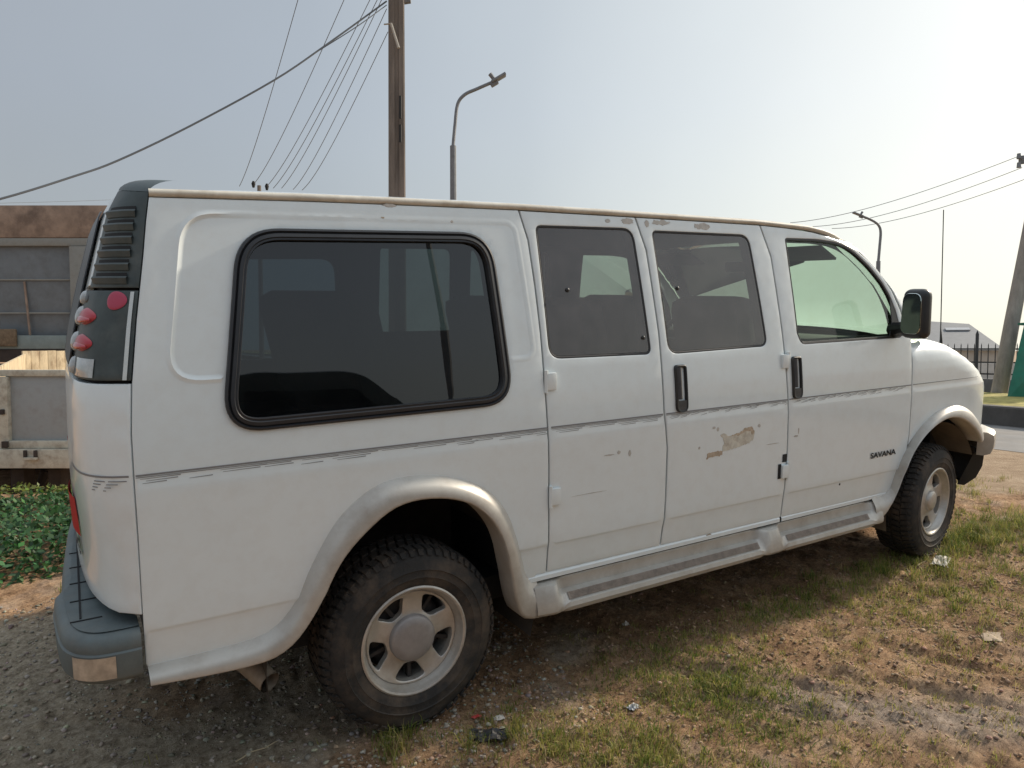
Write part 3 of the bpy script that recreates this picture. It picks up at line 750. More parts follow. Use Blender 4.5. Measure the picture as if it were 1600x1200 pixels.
# pinstripe: a line with short slanted dashes under it
mb = MB()
def strip(F, a, b, z0, z1, h0, h1, flip=False, d=-.0012):
    n = max(1, int((b-a)/.08))
    mb.grid(lambda s, t: F(lerp(a, b, s), lerp(lerp(z0, z1, s)-lerp(h0, h1, s), lerp(z0, z1, s), t), d), n, 1, flip=flip)
rs = random.Random(3)
segs = ((-.878, .572), (.588, 1.178), (1.196, 2.0), (2.012, 3.062), (3.078, 3.80))
for (a, b) in segs:
    zz = 1.098
    strip(near, a, b, zz, zz, .0055 if a < 2.9 else .004, .0055 if a < 2.9 else .002)
    if a < 1.9: strip(near, a, b, zz-.0075, zz-.0075, .0022, .0022)
    x = a+.01
    while x < b-.05 and x < 2.95:
        L = rs.uniform(.09, .17) if a < .6 else rs.uniform(.05, .09); 
        for k in range(3):
            q = x+rs.uniform(-.02, .02)+.012*k; z = zz-.0135-.0065*k
            e = min(q+L*(1-.2*k), b-.004)
            if e > q+.01 and rs.random() < .97-.15*k and q > a: strip(near, q, e, z, z+(.002 if a < .6 else .006), .0012, .0026)
        x += L*rs.uniform(.85, 1.05)
mb.build('pinstripe', STRIPE, van, False)
mb = MB()
mb.grid(lambda s, t: rear(lerp(.004, .30, s), lerp(1.092, 1.098, t), -.0015), 16, 1, flip=True)
for k in range(4):
    for i in range(2): mb.grid(lambda s, t: rear(lerp(.006+.03*i+.01*k, .03+.035*i+.004*k, s), lerp(1.080-.009*k, 1.083-.009*k, t), -.0015), 4, 1, flip=True)
mb.build('pinstripe', STRIPE, van, False)

def lettering(txt, size, F, u0, v0, m, parent, name, flip=False, squash=1.0):
    cu = bpy.data.curves.new('t', 'FONT'); cu.body = txt; cu.size = size; cu.offset = size*.03
    to = bpy.data.objects.new('t', cu); COL.objects.link(to)
    me = bpy.data.meshes.new_from_object(to.evaluated_get(bpy.context.evaluated_depsgraph_get()))
    bm = bmesh.new(); bm.from_mesh(me)
    V = [F(u0+v.co.x*squash, v0+v.co.y, -.004) for v in bm.verts]; FA = [[v.index for v in f.verts] for f in bm.faces]; bm.free()
    bpy.data.objects.remove(to)
    return obj(name, V, FA, m, parent, False)
bpy.context.view_layer.update()
lettering('SAVANA', .042, near, 2.705, .712, DARK, doors[2], 'door_badge', squash=1.45)
lettering('GMC', .075, lambda a, z, d: rear(a, z, d-.002), .36, .765, DARK, van, 'rear_badge', squash=1.2)

def blob(cx, cz, w_, h_, n=26, j=.35, seed=1):
    q = random.Random(seed); return [(cx+w_*math.cos(t)*(1-j*q.random()), cz+h_*math.sin(t)*(1-j*q.random())) for t in [2*math.pi*i/n for i in range(n)]]
FILLER = mat('bare_filler', (.60, .57, .49), .8, vary=.15, vscale=30, dirt=(.30, .22, .15), dscale=25, damt=.8)
RUSTP = mat('rusty_scrape', (.44, .35, .26), .85, vary=.3, vscale=60)
GREYP = mat('grey_primer', (.48, .45, .41), .8, vary=.2, vscale=25)
dn = lambda x, z, d: near(x, z, d-.0012)
dn2 = lambda x, z, d: near(x, z, d-.0020)
_rg = random.Random(11)
def ragged(poly, step=.012, j=.0038): return [(x+_rg.uniform(-j, j), z+_rg.uniform(-j, j)) for x, z in resample(poly, step)]
def worn(poly, m, parent, f=dn):
    big = max(p[0] for p in poly)-min(p[0] for p in poly) > .1 and max(p[1] for p in poly)-min(p[1] for p in poly) > .02
    if big: poly = ragged(ccw(poly))
    return panel('worn_paint', poly, f, m, parent, [], .03, False, flange=.0008, lip=.001)
worn([(1.545, .884), (1.56, .93), (1.535, .968), (1.56, .972), (1.60, .955), (1.66, .965), (1.70, .985), (1.745, .985), (1.768, .95), (1.755, .92), (1.72, .905), (1.65, .895)], FILLER, doors[1])
worn([(1.443, .862), (1.455, .892), (1.50, .894), (1.552, .890), (1.552, .868), (1.50, .866)], RUSTP, doors[1])
worn([(1.60, .955), (1.66, .965), (1.70, .985), (1.745, .984), (1.765, .952), (1.742, .945), (1.735, .962), (1.70, .965), (1.66, .95)], RUSTP, doors[1], dn2)
for i, (cx, cz, a, b, dd, m_) in enumerate(((1.062, 1.926, .042, .016, doors[0], GREYP), (.955, 1.922, .016, .010, doors[0], GREYP), (1.255, 1.928, .06, .015, doors[1], GREYP), (1.17, 1.92, .016, .018, doors[1], GREYP), (1.50, 1.922, .06, .018, doors[1], GREYP),
        (1.795, .985, .012, .010, doors[1], GREYP), (1.49, 1.005, .012, .008, doors[1], GREYP), (1.40, .92, .008, .008, doors[1], GREYP), (1.515, .995, .009, .012, doors[1], GREYP), (.93, .955, .010, .010, doors[0], GREYP), (.99, .945, .010, .016, doors[0], GREYP), (.88, .95, .03, .004, doors[0], GREYP),
        (1.90, .885, .05, .003, doors[1], GREYP), (2.07, .905, .02, .006, doors[2], GREYP), (2.09, .93, .005, .018, doors[2], GREYP), (2.46, .60, .008, .008, doors[2], DARK), (1.50, .487, .02, .006, doors[1], RUSTP), (.78, .80, .11, .0022, doors[0], GREYP), (-.02, 1.93, .03, .008, van, GREYP), (-.05, 1.885, .01, .004, van, RUSTP), (.22, 1.885, .008, .006, van, GREYP))):
    worn(blob(cx, cz, a, b, seed=i), m_, dd)
# glass studs seen on the side windows
for x, z, dd in ((.713, 1.633, doors[0]), (1.313, 1.640, doors[1]), (1.09, 1.43, doors[0])):
    MB().ball(near(x, z, .002), .009, 6, 1, .6, 1).build('glass_stud', BLACKP, dd)
# aerial on the wing
p = fend(3.52, 1.30)
MB().tube([(3.52, .10, 1.29), (3.518, .10, 1.33), (3.505, .10, 1.40), (3.44, .10, 2.10)], [.012, .008, .0032, .0028], 8).build('aerial', BLACKP, van)

# interior
def seat(x, y, w_=.54, back=.63, base=.93):
    s_ = empty('seat', (x, y, base), van)
    MB().box((0, 0, 0), (.50, w_, .16), bevel=.05).build('cushion', SEATM, s_)
    MB().box((-.28, 0, .36), (.17, w_*.95, back), rot=Matrix.Rotation(R(-12), 3, 'Y'), bevel=.08).build('backrest', SEATM, s_)
for x in (2.35, 1.35): seat(x, .55); seat(x, 1.45)
seat(.25, 1.0, 1.5, .55, 1.0)
MB().box((2.98, 1.0, 1.22), (.42, 1.8, .26), bevel=.05).build('dashboard', INNER, van)
sw = MB(); sw.tube([Vector((2.68+.06*math.sin(t), 1.45+.19*math.cos(t), 1.28+.18*math.sin(t))) for t in np.linspace(0, 2*math.pi, 30)], .014, 8, cap=False); sw.tube([(2.68, 1.45, 1.28), (2.9, 1.45, 1.2)], .03, 8)
sw.tube([(2.68, 1.27, 1.28), (2.68, 1.63, 1.28)], .016, 6); sw.build('steering_wheel', BLACKP, van)
MB().grid(lambda a, b: (lambda p: Vector((p.x, p.y, p.z-.05)))(roofpt(a*.97+.01, b*.96+.02)), 20, 10, flip=True).build('headliner', INNER, van)
MB().box((2.75, 1.0, 1.78), (.03, .24, .07), bevel=.01).build('rear_view_mirror', BLACKP, van)
for y in (.5, 1.5): MB().box((2.66, y, 1.84), (.16, .42, .015), rot=Matrix.Rotation(R(25), 3, 'Y'), bevel=.005).build('sun_visor', INNER, van)
st = MB().grid(lambda s, t: near(lerp(2.92, 2.965, s), lerp(1.415, 1.475, t), .02), 1, 1).build('window_sticker', mat('pale_sticker', (.5, .6, .52), .6, vary=.4, vscale=60), doors[2], False)
van.matrix_world = T

# ------------------------------------------------------------------ ground
TAU = math.tan(TILT)
def nsm(x): return np.clip(x, 0, 1)**2*(3-2*np.clip(x, 0, 1))
_perm = RNG.random((256, 256))
def vnoise(x, y):
    xi = np.floor(x).astype(int); yi = np.floor(y).astype(int); fx = x-xi; fy = y-yi
    fx = fx*fx*(3-2*fx); fy = fy*fy*(3-2*fy); g = lambda a, b: _perm[a & 255, b & 255]
    return (g(xi, yi)*(1-fx)+g(xi+1, yi)*fx)*(1-fy)+(g(xi, yi+1)*(1-fx)+g(xi+1, yi+1)*fx)*fy
def fbm(x, y, o=4, p=.5):
    s = 0; a = 1; t = 0
    for i in range(o): s = s+a*vnoise(x*2**i+17*i, y*2**i+5*i); t += a; a *= p
    return s/t
def height(x, y, rough=True):
    x = np.asarray(x, float); y = np.asarray(y, float)
    s = x*math.sin(YAW)+y*math.cos(YAW); c = x*math.cos(YAW)-y*math.sin(YAW)
    pl = s*TAU
    flat = .25
    k = nsm((s-2.9)/.9)
    h = pl*(1-k)+flat*k
    h = np.where(s < -6, -6*TAU, h)
    wl = nsm((-c-.2)/1.8)
    h = h-wl*nsm((s-3.0)/2.6)*.70
    # ground behind the verge sinks away
    h = h-nsm((s-18)/12)*1.6*(1-wl)
    if rough:
        near_ = np.exp(-(((x-1.5)/5.)**2+((y-.3)/3.5)**2)**2)
        side = nsm((c+1.0)/1.5)
        under = nsm((s-3.3)/.6)
        amp = near_*(1-under*side)
        h = h+amp*((fbm(x*2.2, y*2.2, 4)-.5)*.05+(fbm(x*9, y*9, 4, .6)-.5)*.035+(np.maximum(fbm(x*26, y*26, 3, .6)-.5, 0))*.045-.006)
        ru = x*.83+y*.55; al = x*.55-y*.83      # ridged, trodden mud running down to the right
        rm = np.exp(-(((y+.55+(x-1.6)*.9)/.55)**2))*nsm((x-.6)/.6)*nsm((4.2-x)/1.2)
        h = h+amp*(.25+rm)*(np.abs(fbm(ru*9+3, al*2.2, 3)-.5)*-.10+.02)
        # flatten under the tyres
        for (tx, ty) in ((0, .12), (3.43, .12), (0, 1.88), (3.43, 1.88)):
            q = np.exp(-(((x-tx)/.22)**2+((y-ty)/.2)**2)**2); h = h*(1-q)+q*(s*TAU+.004)
    return h
def hz(x, y): return float(height(np.array([x]), np.array([y]))[0])

def axis(lo, hi, step, far_):
    a = list(np.arange(lo, hi, step)); d = step; x = lo
    pre = []
    while x > -far_: d *= 1.25; x -= d; pre.append(x)
    post = []; d = step; x = a[-1]
    while x < far_: d *= 1.25; x += d; post.append(x)
    return np.array(pre[::-1]+a+post)
gx = axis(-2.2, 6.2, .022, 900); gy = axis(-1.9, 3.2, .022, 900)
X, Y = np.meshgrid(gx, gy, indexing='ij'); Z = height(X, Y)
nx, ny = X.shape
me = bpy.data.meshes.new('ground'); me.vertices.add(nx*ny)
me.vertices.foreach_set('co', np.stack([X, Y, Z], -1).astype(np.float32).ravel())
I = np.arange(nx*ny).reshape(nx, ny); Q = np.stack([I[:-1, :-1], I[1:, :-1], I[1:, 1:], I[:-1, 1:]], -1).reshape(-1, 4)
me.loops.add(Q.size); me.loops.foreach_set('vertex_index', Q.ravel().astype(np.int32))
me.polygons.add(len(Q)); me.polygons.foreach_set('loop_start', np.arange(0, Q.size, 4, dtype=np.int32)); me.polygons.foreach_set('use_smooth', np.ones(len(Q), bool))
me.update(calc_edges=True); me.validate()
# soil kinds: r = grey gravel, g = greyish dried mud, b = pale sand
def soil(x, y):
    n = fbm(x*1.3+9, y*1.3, 4); n2 = fbm(x*5, y*5+3, 4)
    grav = nsm((.35-x+(n-.5)*2.2)/.9)*nsm((y+.05+(n2-.5)*.5)/.25+.0)
    grav = np.maximum(grav, nsm(((n2-.45)*4))*np.exp(-(((x-.75)/.5)**2+((y-.25)/.25)**2))*.8)
    grav = grav*nsm((2.05-y)/.3)
    mud = np.exp(-(((y+.75+(x-1.6)*.95+(n-.5)*.5)/.22)**2))*nsm((x-.9)/.6)*nsm((3.2-x)/1.0)
    mud = np.maximum(mud*.85, nsm((n2-.60)*6)*.35)
    s = x*math.sin(YAW)+y*math.cos(YAW); c = x*math.cos(YAW)-y*math.sin(YAW)
    sand = nsm((s-3.0+(n-.5)*.6)/.35)*nsm((c-1)/1.)
    return np.stack([grav, mud, sand, np.ones_like(x)], -1)
ca = me.color_attributes.new('soil', 'FLOAT_COLOR', 'POINT'); ca.data.foreach_set('color', soil(X, Y).astype(np.float32).ravel())
gm_ = bpy.data.materials.new('dirt_ground'); gm_.use_nodes = True
n = gm_.node_tree; L = n.links; b = n.nodes['Principled BSDF']; b.inputs['Roughness'].default_value = .95; b.inputs['Specular IOR Level'].default_value = .15
tc = n.nodes.new('ShaderNodeTexCoord'); at_ = n.nodes.new('ShaderNodeAttribute'); at_.attribute_name = 'soil'
sp_ = n.nodes.new('ShaderNodeSeparateColor'); L.new(at_.outputs['Color'], sp_.inputs[0])
def noise(sc, det=8, ro=.65):
    t = n.nodes.new('ShaderNodeTexNoise'); t.inputs['Scale'].default_value = sc; t.inputs['Detail'].default_value = det; t.inputs['Roughness'].default_value = ro
    L.new(tc.outputs['Object'], t.inputs['Vector']); return t.outputs[0]
def ramp(fac, stops):
    r = n.nodes.new('ShaderNodeValToRGB'); L.new(fac, r.inputs[0]); e = r.color_ramp.elements
    while len(e) < len(stops): e.new(.5)
    for k, (p, c) in enumerate(stops): e[k].position = p; e[k].color = (*c, 1)
    return r.outputs[0]
def mixc(f, a, b_):
    m = n.nodes.new('ShaderNodeMix'); m.data_type = 'RGBA'; L.new(f, m.inputs[0]); L.new(a, m.inputs[6]); L.new(b_, m.inputs[7]); return m.outputs[2]
earth = ramp(noise(4.5), [(.25, (.17, .10, .058)), (.42, (.31, .19, .11)), (.55, (.41, .265, .16)), (.72, (.50, .36, .245))])
fine = ramp(noise(55, 12, .8), [(.32, (.28, .25, .22)), (.46, (.72, .70, .68)), (.56, (1., 1., 1.)), (.72, (1.35, 1.3, 1.25))])
mult = n.nodes.new('ShaderNodeMix'); mult.data_type = 'RGBA'; mult.blend_type = 'MULTIPLY'; mult.inputs[0].default_value = .85
L.new(earth, mult.inputs[6]); L.new(fine, mult.inputs[7])
gravel = ramp(noise(38, 10, .8), [(.3, (.13, .103, .072)), (.46, (.32, .263, .192)), (.6, (.44, .375, .29)), (.74, (.58, .52, .44))])
mudc = ramp(noise(45, 10, .8), [(.3, (.13, .105, .09)), (.48, (.29, .24, .205)), (.7, (.46, .39, .33))])
sandc = ramp(noise(6, 8, .7), [(.3, (.25, .17, .105)), (.55, (.37, .27, .18)), (.75, (.45, .35, .25))])
c1 = mixc(sp_.outputs[0], mult.outputs[2], gravel); c2 = mixc(sp_.outputs[1], c1, mudc)
crumb = ramp(noise(24, 14, .82), [(.36, (.48, .45, .42)), (.47, (1.05, 1.03, 1.0)), (.55, (1.30, 1.29, 1.26)), (.68, (1.66, 1.62, 1.55))])
m2_ = n.nodes.new('ShaderNodeMix'); m2_.data_type = 'RGBA'; m2_.blend_type = 'MULTIPLY'; m2_.inputs[0].default_value = 1.0
L.new(c2, m2_.inputs[6]); L.new(crumb, m2_.inputs[7])
c3 = mixc(sp_.outputs[2], m2_.outputs[2], sandc)
L.new(c3, b.inputs['Base Color'])
bp_ = n.nodes.new('ShaderNodeBump'); bp_.inputs['Strength'].default_value = 1.0; bp_.inputs['Distance'].default_value = .02
L.new(noise(45, 14, .85), bp_.inputs['Height']); L.new(bp_.outputs[0], b.inputs['Normal'])
me.materials.append(gm_)
go = bpy.data.objects.new('ground', me); COL.objects.link(go); tag(go, kind='structure')

# road across the nose of the van, verge behind it
RD = Vector((math.sin(R(7.6)), math.cos(R(7.6)), 0)); RN = Vector((RD.y, -RD.x, 0))
def ontoz(u, v, z):
    d = FW + AX*((u-800)/1142.29) - UP*((v-600)/1142.29); t = (z-CAM.z)/d.z; return CAM+d*t
p_near = ontoz(1567, 702, .25); p_far = ontoz(1567, 666, .25)
o_near = p_near.dot(RN); o_far = p_far.dot(RN)
def strip_mesh(name, prof, m, kind='structure', L0=-40, L1=260, nseg=80):
    V = []; F = []; k = len(prof)
    for i in range(nseg+1):
        t = lerp(L0, L1, i/nseg)
        for (o_, z) in prof: p = RD*t+RN*o_; V.append((p.x, p.y, z))
    for i in range(nseg):
        for j in range(k-1): F.append((i*k+j, i*k+j+1, (i+1)*k+j+1, (i+1)*k+j))
    ob = obj(name, V, F, m, None, False); 
    if kind: tag(ob, kind=kind)
    return ob
ASPH = mat('worn_asphalt', (.17, .165, .16), .9, vary=.2, vscale=3, bump=.2, bscale=60, dirt=(.27, .22, .17), dscale=.6, damt=.6)
strip_mesh('road', [(o_near-.1, .254), (o_far+.02, .255)], ASPH)
KERB = mat('dark_concrete', (.085, .078, .072), .9, vary=.25, vscale=4, bump=.2, bscale=30)
VERG = mat('dry_verge', (.33, .28, .08), .95, vary=.45, vscale=5, bump=.6, bscale=30)
strip_mesh('kerb', [(o_far, .20), (o_far+.03, .52), (o_far+.05, .545), (o_far+.22, .55)], KERB)
strip_mesh('verge', [(o_far+.22, .548), (o_far+.6, .58), (o_far+3.2, .56), (o_far+3.6, .0)], VERG)

# ------------------------------------------------------------------ background things
CONC = mat('weathered_concrete', (.29, .26, .24), .9, vary=.3, vscale=7, bump=.4, bscale=40, stretch=(1, 1, .3))
WOODP = mat('weathered_pole', (.175, .148, .128), .9, vary=.35, vscale=9, bump=.5, bscale=30, stretch=(1, 1, .15))
GALV = mat('galvanised_steel', (.19, .20, .215), .6, metal=.3, vary=.2, vscale=8)
WIREM = mat('cable_black', (.09, .10, .115), .7)
ROT = lambda u: YAW+math.atan((u-800)/1142.29)     # bearing of a pixel column

def ground_at(p): return Vector((p.x, p.y, hz(p.x, p.y)))

# near utility pole with a grooved face
def pole_body(name, base, top, w0, w1, m, root, rz):
    mb = MB(); n = 14; V = []; F = []
    cs = [(-.5, -.42), (-.42, -.5), (-.14, -.5), (-.11, -.40), (.11, -.40), (.14, -.5), (.42, -.5), (.5, -.42), (.5, .42), (.42, .5), (-.42, .5), (-.5, .42)]
    rot = Matrix.Rotation(rz, 3, 'Z'); k = len(cs)
    for i in range(n+1):
        t = i/n; w_ = lerp(w0, w1, t); c = base.lerp(top, t)
        for j, (a, b) in enumerate(cs):
            if j in (3, 4) and (int(t*n) % 7 in (0, 6)): b = -.49
            V.append(c+rot @ Vector((a*w_, b*w_, 0))-root.location)
    for i in range(n):
        for j in range(k): F.append((i*k+j, i*k+(j+1) % k, (i+1)*k+(j+1) % k, (i+1)*k+j))
    F.append(tuple(n*k+j for j in range(k)))
    return obj(name, V, F, m, root, False)
b0 = at(619, 330, 12); gb = ground_at(b0); gb.z = min(gb.z, .2); tp = at(619, -75, 12)
up_ = empty('utility_pole', gb); tag(up_, 'tall grey weathered utility pole with grooved face rising behind the van roof', 'utility pole')
pole_body('pole', gb, tp, .30, .255, WOODP, up_, -ROT(619))
mb = MB(); q = at(609, 38, 11.84)-gb; mb.tube([at(600, 38, 11.8)-gb, at(611, 37, 11.78)-gb, at(623, 75, 11.78)-gb], [.012, .02, .022], 8); mb.build('strap', mat('pale_strap', (.4, .38, .34), .7), up_)
mb = MB(); mb.tube([at(632, 2, 11.8)-gb, at(642, 2, 11.8)-gb], [.05, .035], 8); mb.build('insulator', GALV, up_)
mb = MB(); mb.box(at(619, -45, 11.8)-gb, (2.6, .11, .14), rot=Matrix.Rotation(-ROT(619), 3, 'Z'), bevel=.01); mb.build('crossarm', WOODP, up_)
mb = MB()
for a_, b_ in ((150, 185), (195, 222)): mb.tube([at(625.5, a_, 11.82)-gb, at(625.5, b_, 11.82)-gb], [.02, .02], 6)
mb.build('slot', DARK, up_)

# pole far behind, only its insulators clear the van roof
b1 = at(405, 310, 46); g1 = ground_at(b1)
fp = empty('distant_pole', g1); tag(fp, 'distant power pole hidden behind the van, only its dark insulators show over the roof', 'utility pole')
MB().tube([Vector((0, 0, 0)), at(405, 290, 46)-g1], [.16, .12], 8).build('pole', WOODP, fp)
MB().box(at(405, 304, 46)-g1, (2.6, .1, .12), rot=Matrix.Rotation(-ROT(405), 3, 'Z')).build('crossarm', WOODP, fp)
for u_, v_ in ((396, 287), (417, 291)): MB().tube([at(u_, v_+6, 46)-g1, at(u_, v_, 46)-g1, at(u_, v_-4, 46)-g1], [.07, .13, .06], 8).build('insulator', DARK, fp)

def wire(pts, r, label, group, n=24, sag=0.):
    P = [Vector(p) for p in pts]; out = []
    if len(P) == 2:
        for i in range(n+1):
            t = i/n; p = P[0].lerp(P[1], t); p.z -= sag*4*t*(1-t); out.append(p)
    else:
        for k in range(len(P)-1):
            p0, p1, p2, p3 = P[max(k-1, 0)], P[k], P[k+1], P[min(k+2, len(P)-1)]
            for i in range(5):
                t = i/5; out.append(.5*((2*p1)+(p2-p0)*t+(2*p0-5*p1+4*p2-p3)*t*t+(3*p1-p0-3*p2+p3)*t**3))
        out.append(P[-1])
    r0 = r if not isinstance(r, tuple) else None
    rr = [r]*len(out) if r0 else [lerp(r[0], r[1], i/(len(out)-1)) for i in range(len(out))]
    o = MB().tube(out, rr, 5).build('power_wire', WIREM)
    return tag(o, label, 'wire', group)
gw = 'wires running down from the tall pole'
nm = ['leftmost thin wire crossing the thick cable, first from the left', 'second thin wire from the left, ending at the dark insulator over the roof', 'thin wire third from the left, upper of a close pair', 'thin wire fourth from the left, lower of a close pair', 'thin wire third from the tall pole in the fan', 'thin wire second nearest the tall pole in the fan', 'thin wire nearest the tall pole, attached lowest on it']
for k, ((u0, v0), (u1, v1)) in enumerate((((478, -45), (374, 291)), ((557, -45), (397, 287)), ((600, -45), (417, 291)), ((608, -38), (427, 294)), ((614, -38), (440, 294)), ((604, 14), (458, 296)), ((606, 50), (472, 297)))):
    wire([at(u0, v0, 12), at(u1, v1, 46)], (.006, .019), nm[k], gw, sag=.35)
cab = [(604, 2, 11.8), (510, 70, 11.2), (429, 125, 10.7), (297, 197, 10), (184, 251, 9.4), (114, 276, 9.0), (0, 311, 8.4), (-150, 345, 7.8)]
o = wire([at(*c) for c in cab], .014, 'thick twisted black service cable sagging left from the tall pole', None)
o.name = 'service_cable'
o = wire([at(604, 8, 11.8), at(560, 40, 11.4), at(500, 78, 11.1)], .008, 'short loose cable joining the thick cable just left of the pole', None); o.name = 'service_cable'
wire([at(-30, 318, 40), at(240, 309, 60)], .012, 'faint thin wire low over the grey trailer roof', None, sag=.05)
gr_ = 'wires above the shed on the right'
for lab, (u0, v0), (u1, v1) in (('topmost of three pale wires sloping down to the van bonnet side of the roof', (1592, 244), (1235, 348)), ('middle of three pale wires passing behind the small street lamp', (1597, 262), (1270, 354)), ('lowest of three pale wires sloping over the windscreen', (1615, 275), (1300, 357))):
    wire([at(u0, v0, 30), at(u1, v1, 62)], (.013, .024), lab, gr_, sag=.5)

# street lamps
def street_lamp(pts, rads, head, hdir, label, d):
    base = ground_at(at(pts[0][0], pts[0][1], d)); root = empty('street_lamp', base); tag(root, label, 'street lamp', 'street lamps along the road')
    P = [at(u, v, d) for u, v in pts]
    V3 = []
    for k in range(len(P)-1):
        p0, p1, p2, p3 = P[max(k-1, 0)], P[k], P[k+1], P[min(k+2, len(P)-1)]
        for i in range(5):
            t = i/5; V3.append(.5*((2*p1)+(p2-p0)*t+(2*p0-5*p1+4*p2-p3)*t*t+(3*p1-p0-3*p2+p3)*t**3))
    V3.append(P[-1])
    low = MB().tube([Vector((0, 0, 0)), P[0]-base], [rads[0]*1.25, rads[0]], 10).build('post', GALV, root)
    MB().tube([v-base for v in V3], [lerp(rads[1], rads[2], i/(len(V3)-1)) for i in range(len(V3))], 8).build('arm', GALV, root)
    h0 = P[-1]-base; h1 = at(*head, d)-base; ax_ = (h1-h0).normalized(); L_ = (h1-h0).length
    rot = ax_.to_track_quat('X', 'Z').to_matrix()
    hb = MB(); hb.box((h0+h1)/2, (L_, .26, .07), rot=rot, bevel=.02); hb.build('lamp_head', GALV, root)
    sb = MB(); c_ = h0+ax_*L_*.25; sb.tube([c_, c_+rot @ Vector((-.03, 0, .22))], [.05, .06], 8); sb.build('sensor', GALV, root)
    ub = MB(); ub.box(h0+ax_*L_*.12+rot @ Vector((0, 0, -.06)), (.22, .12, .12), rot=rot, bevel=.02); ub.build('bracket', GALV, root)
    return root
street_lamp([(708, 228), (711, 195), (715, 163), (726, 148), (745, 139), (768, 129)], (.085, .05, .045), (790, 116), 1, 'curved grey street lamp rising behind the middle of the van roof', 20)
street_lamp([(1372.5, 408), (1374.5, 385), (1376, 362), (1372, 351), (1362, 344), (1348, 338)], (.11, .075, .065), (1333, 332), -1, 'small distant street lamp beside the van windscreen', 40)

# leaning pole, crossarm pole at the frame edge
gl = at(1562, 628, 14.5)
lp = MB().tube([gl+Vector((0, 0, -.5)), at(1561, 615, 14.5), at(1581, 505, 14.5), at(1604, 385, 14.5), at(1632, 235, 14.5)], [.15, .145, .135, .125, .115], 14)
tag(lp.build('leaning_pole', CONC), 'thick grey pole leaning right in front of the iron fence', 'pole')
gx_ = ground_at(at(1612, 600, 30)); xp = empty('utility_pole', gx_); tag(xp, 'power pole at the right frame edge with a dark crossarm holding three wires', 'utility pole')
MB().tube([Vector((0, 0, 0)), at(1614, 225, 30)-gx_], [.17, .12], 10).build('pole', WOODP, xp)
MB().box(at(1604, 249, 30)-gx_, (.55, .12, .34), rot=Matrix.Rotation(-ROT(1604), 3, 'Z'), bevel=.02).build('crossarm', GALV, xp)
for v_ in (244, 258): MB().tube([at(1592, v_+4, 30)-gx_, at(1592, v_-4, 30)-gx_], [.09, .07], 8).build('insulator', GALV, xp)

# hip-roofed shed behind the fence
ROOFM = mat('grey_sheet_roof', (.16, .165, .175), .6, vary=.12, vscale=3)
WALLM = mat('pale_render_wall', (.42, .40, .37), .9, vary=.12, vscale=2)
sb_ = at(1500, 560, 36); sb_.z = -1.2; sh = empty('shed', sb_); tag(sh, 'low shed with grey hipped sheet roof beyond the iron fence', 'shed')
r0, r1 = at(1390, 498, 38)-sb_, at(1514, 506, 36)-sb_
e0, e1 = at(1360, 547, 33)-sb_, at(1572, 547, 31)-sb_
zE = e0.z; e1.z = zE; e2 = 2*r1-e1; e3 = 2*r0-e0; e2.z = e3.z = zE
obj('roof', [r0, r1, e0, e1, e2, e3], [(2, 3, 1, 0), (4, 5, 0, 1)], ROOFM, sh, False)
cen_ = (e0+e1+e2+e3)/4; wl_ = [cen_+(p-cen_)*.96 for p in (e0, e1, e2, e3)]
obj('wall', [Vector((p.x, p.y, zE-.02)) for p in wl_]+[Vector((p.x, p.y, 0)) for p in wl_]+[cen_+(r1-cen_)*.95-Vector((0, 0, .06)), cen_+(r0-cen_)*.95-Vector((0, 0, .06))], [(0, 1, 5, 4), (1, 2, 6, 5), (2, 3, 7, 6), (3, 0, 4, 7), (1, 2, 8), (3, 0, 9)], WALLM, sh, False)
nr = (e1-e0).cross(r0-e0).normalized(); c_ = e1.lerp(r1, .74)+(e0-e1)*.16
uu = (e0-e1).normalized(); vv = (r1-e1); vv = (vv-uu*vv.dot(uu)).normalized()
MB().box(c_+nr*(.05 if nr.z > 0 else -.05), (1.0, .5, .05), rot=Matrix((uu, vv, uu.cross(vv))).transposed()).build('roof_sheet', mat('new_roof_sheet', (.33, .34, .36), .4, vary=.1, vscale=3), sh)

# iron fence on a low wall
FD = (at(1640, 600, 15.6)-at(1480, 600, 17.2)); FD.z = 0; FD.normalize()
f0 = at(1560, 600, 16.3); zb = .50
fe = empty('iron_fence', (f0.x, f0.y, zb)); tag(fe, 'dark iron railing fence on a low grey wall across the road', 'fence')
IRON = mat('dark_iron', (.035, .037, .042), .6)
rz_ = Matrix.Rotation(math.atan2(FD.y, FD.x), 3, 'Z')
MB().box(FD*-1.0+Vector((0, 0, .0)), (9, .18, .50), rot=rz_, bevel=.01).build('base_wall', mat('grey_base_wall', (.14, .14, .145), .9, vary=.2, vscale=3), fe)
for z_ in (.36, .62, .92):
    MB().box(FD*-1.0+Vector((0, 0, z_)), (9, .03, .035), rot=rz_).build('rail', IRON, fe)
for i in range(64):
    MB().tube([FD*(-5.4+i*.14)+Vector((0, 0, .24)), FD*(-5.4+i*.14)+Vector((0, 0, 1.0)), FD*(-5.4+i*.14)+Vector((0, 0, 1.05))], [.011, .011, .002], 5).build('picket', IRON, fe)
pp = at(1526, 560, 16.4)-fe.location; pp.z = 0
MB().tube([pp+Vector((0, 0, -.2)), pp+Vector((0, 0, 1.25)), pp+Vector((0, 0, 1.34))], [.035, .035, .004], 8).build('post', IRON, fe)
pw = at(1560, 585, 24); pw.z = 0
pwal = MB().box((0, 0, .55), (16, .25, 2.0), rot=rz_, bevel=.01).build('compound_wall', mat('whitewashed_wall', (.55, .53, .50), .9, vary=.15, vscale=2.5), None, False); pwal.location = pw-Vector((0, 0, .6))
tag(pwal, 'pale compound wall glimpsed through the iron fence bars', 'wall')

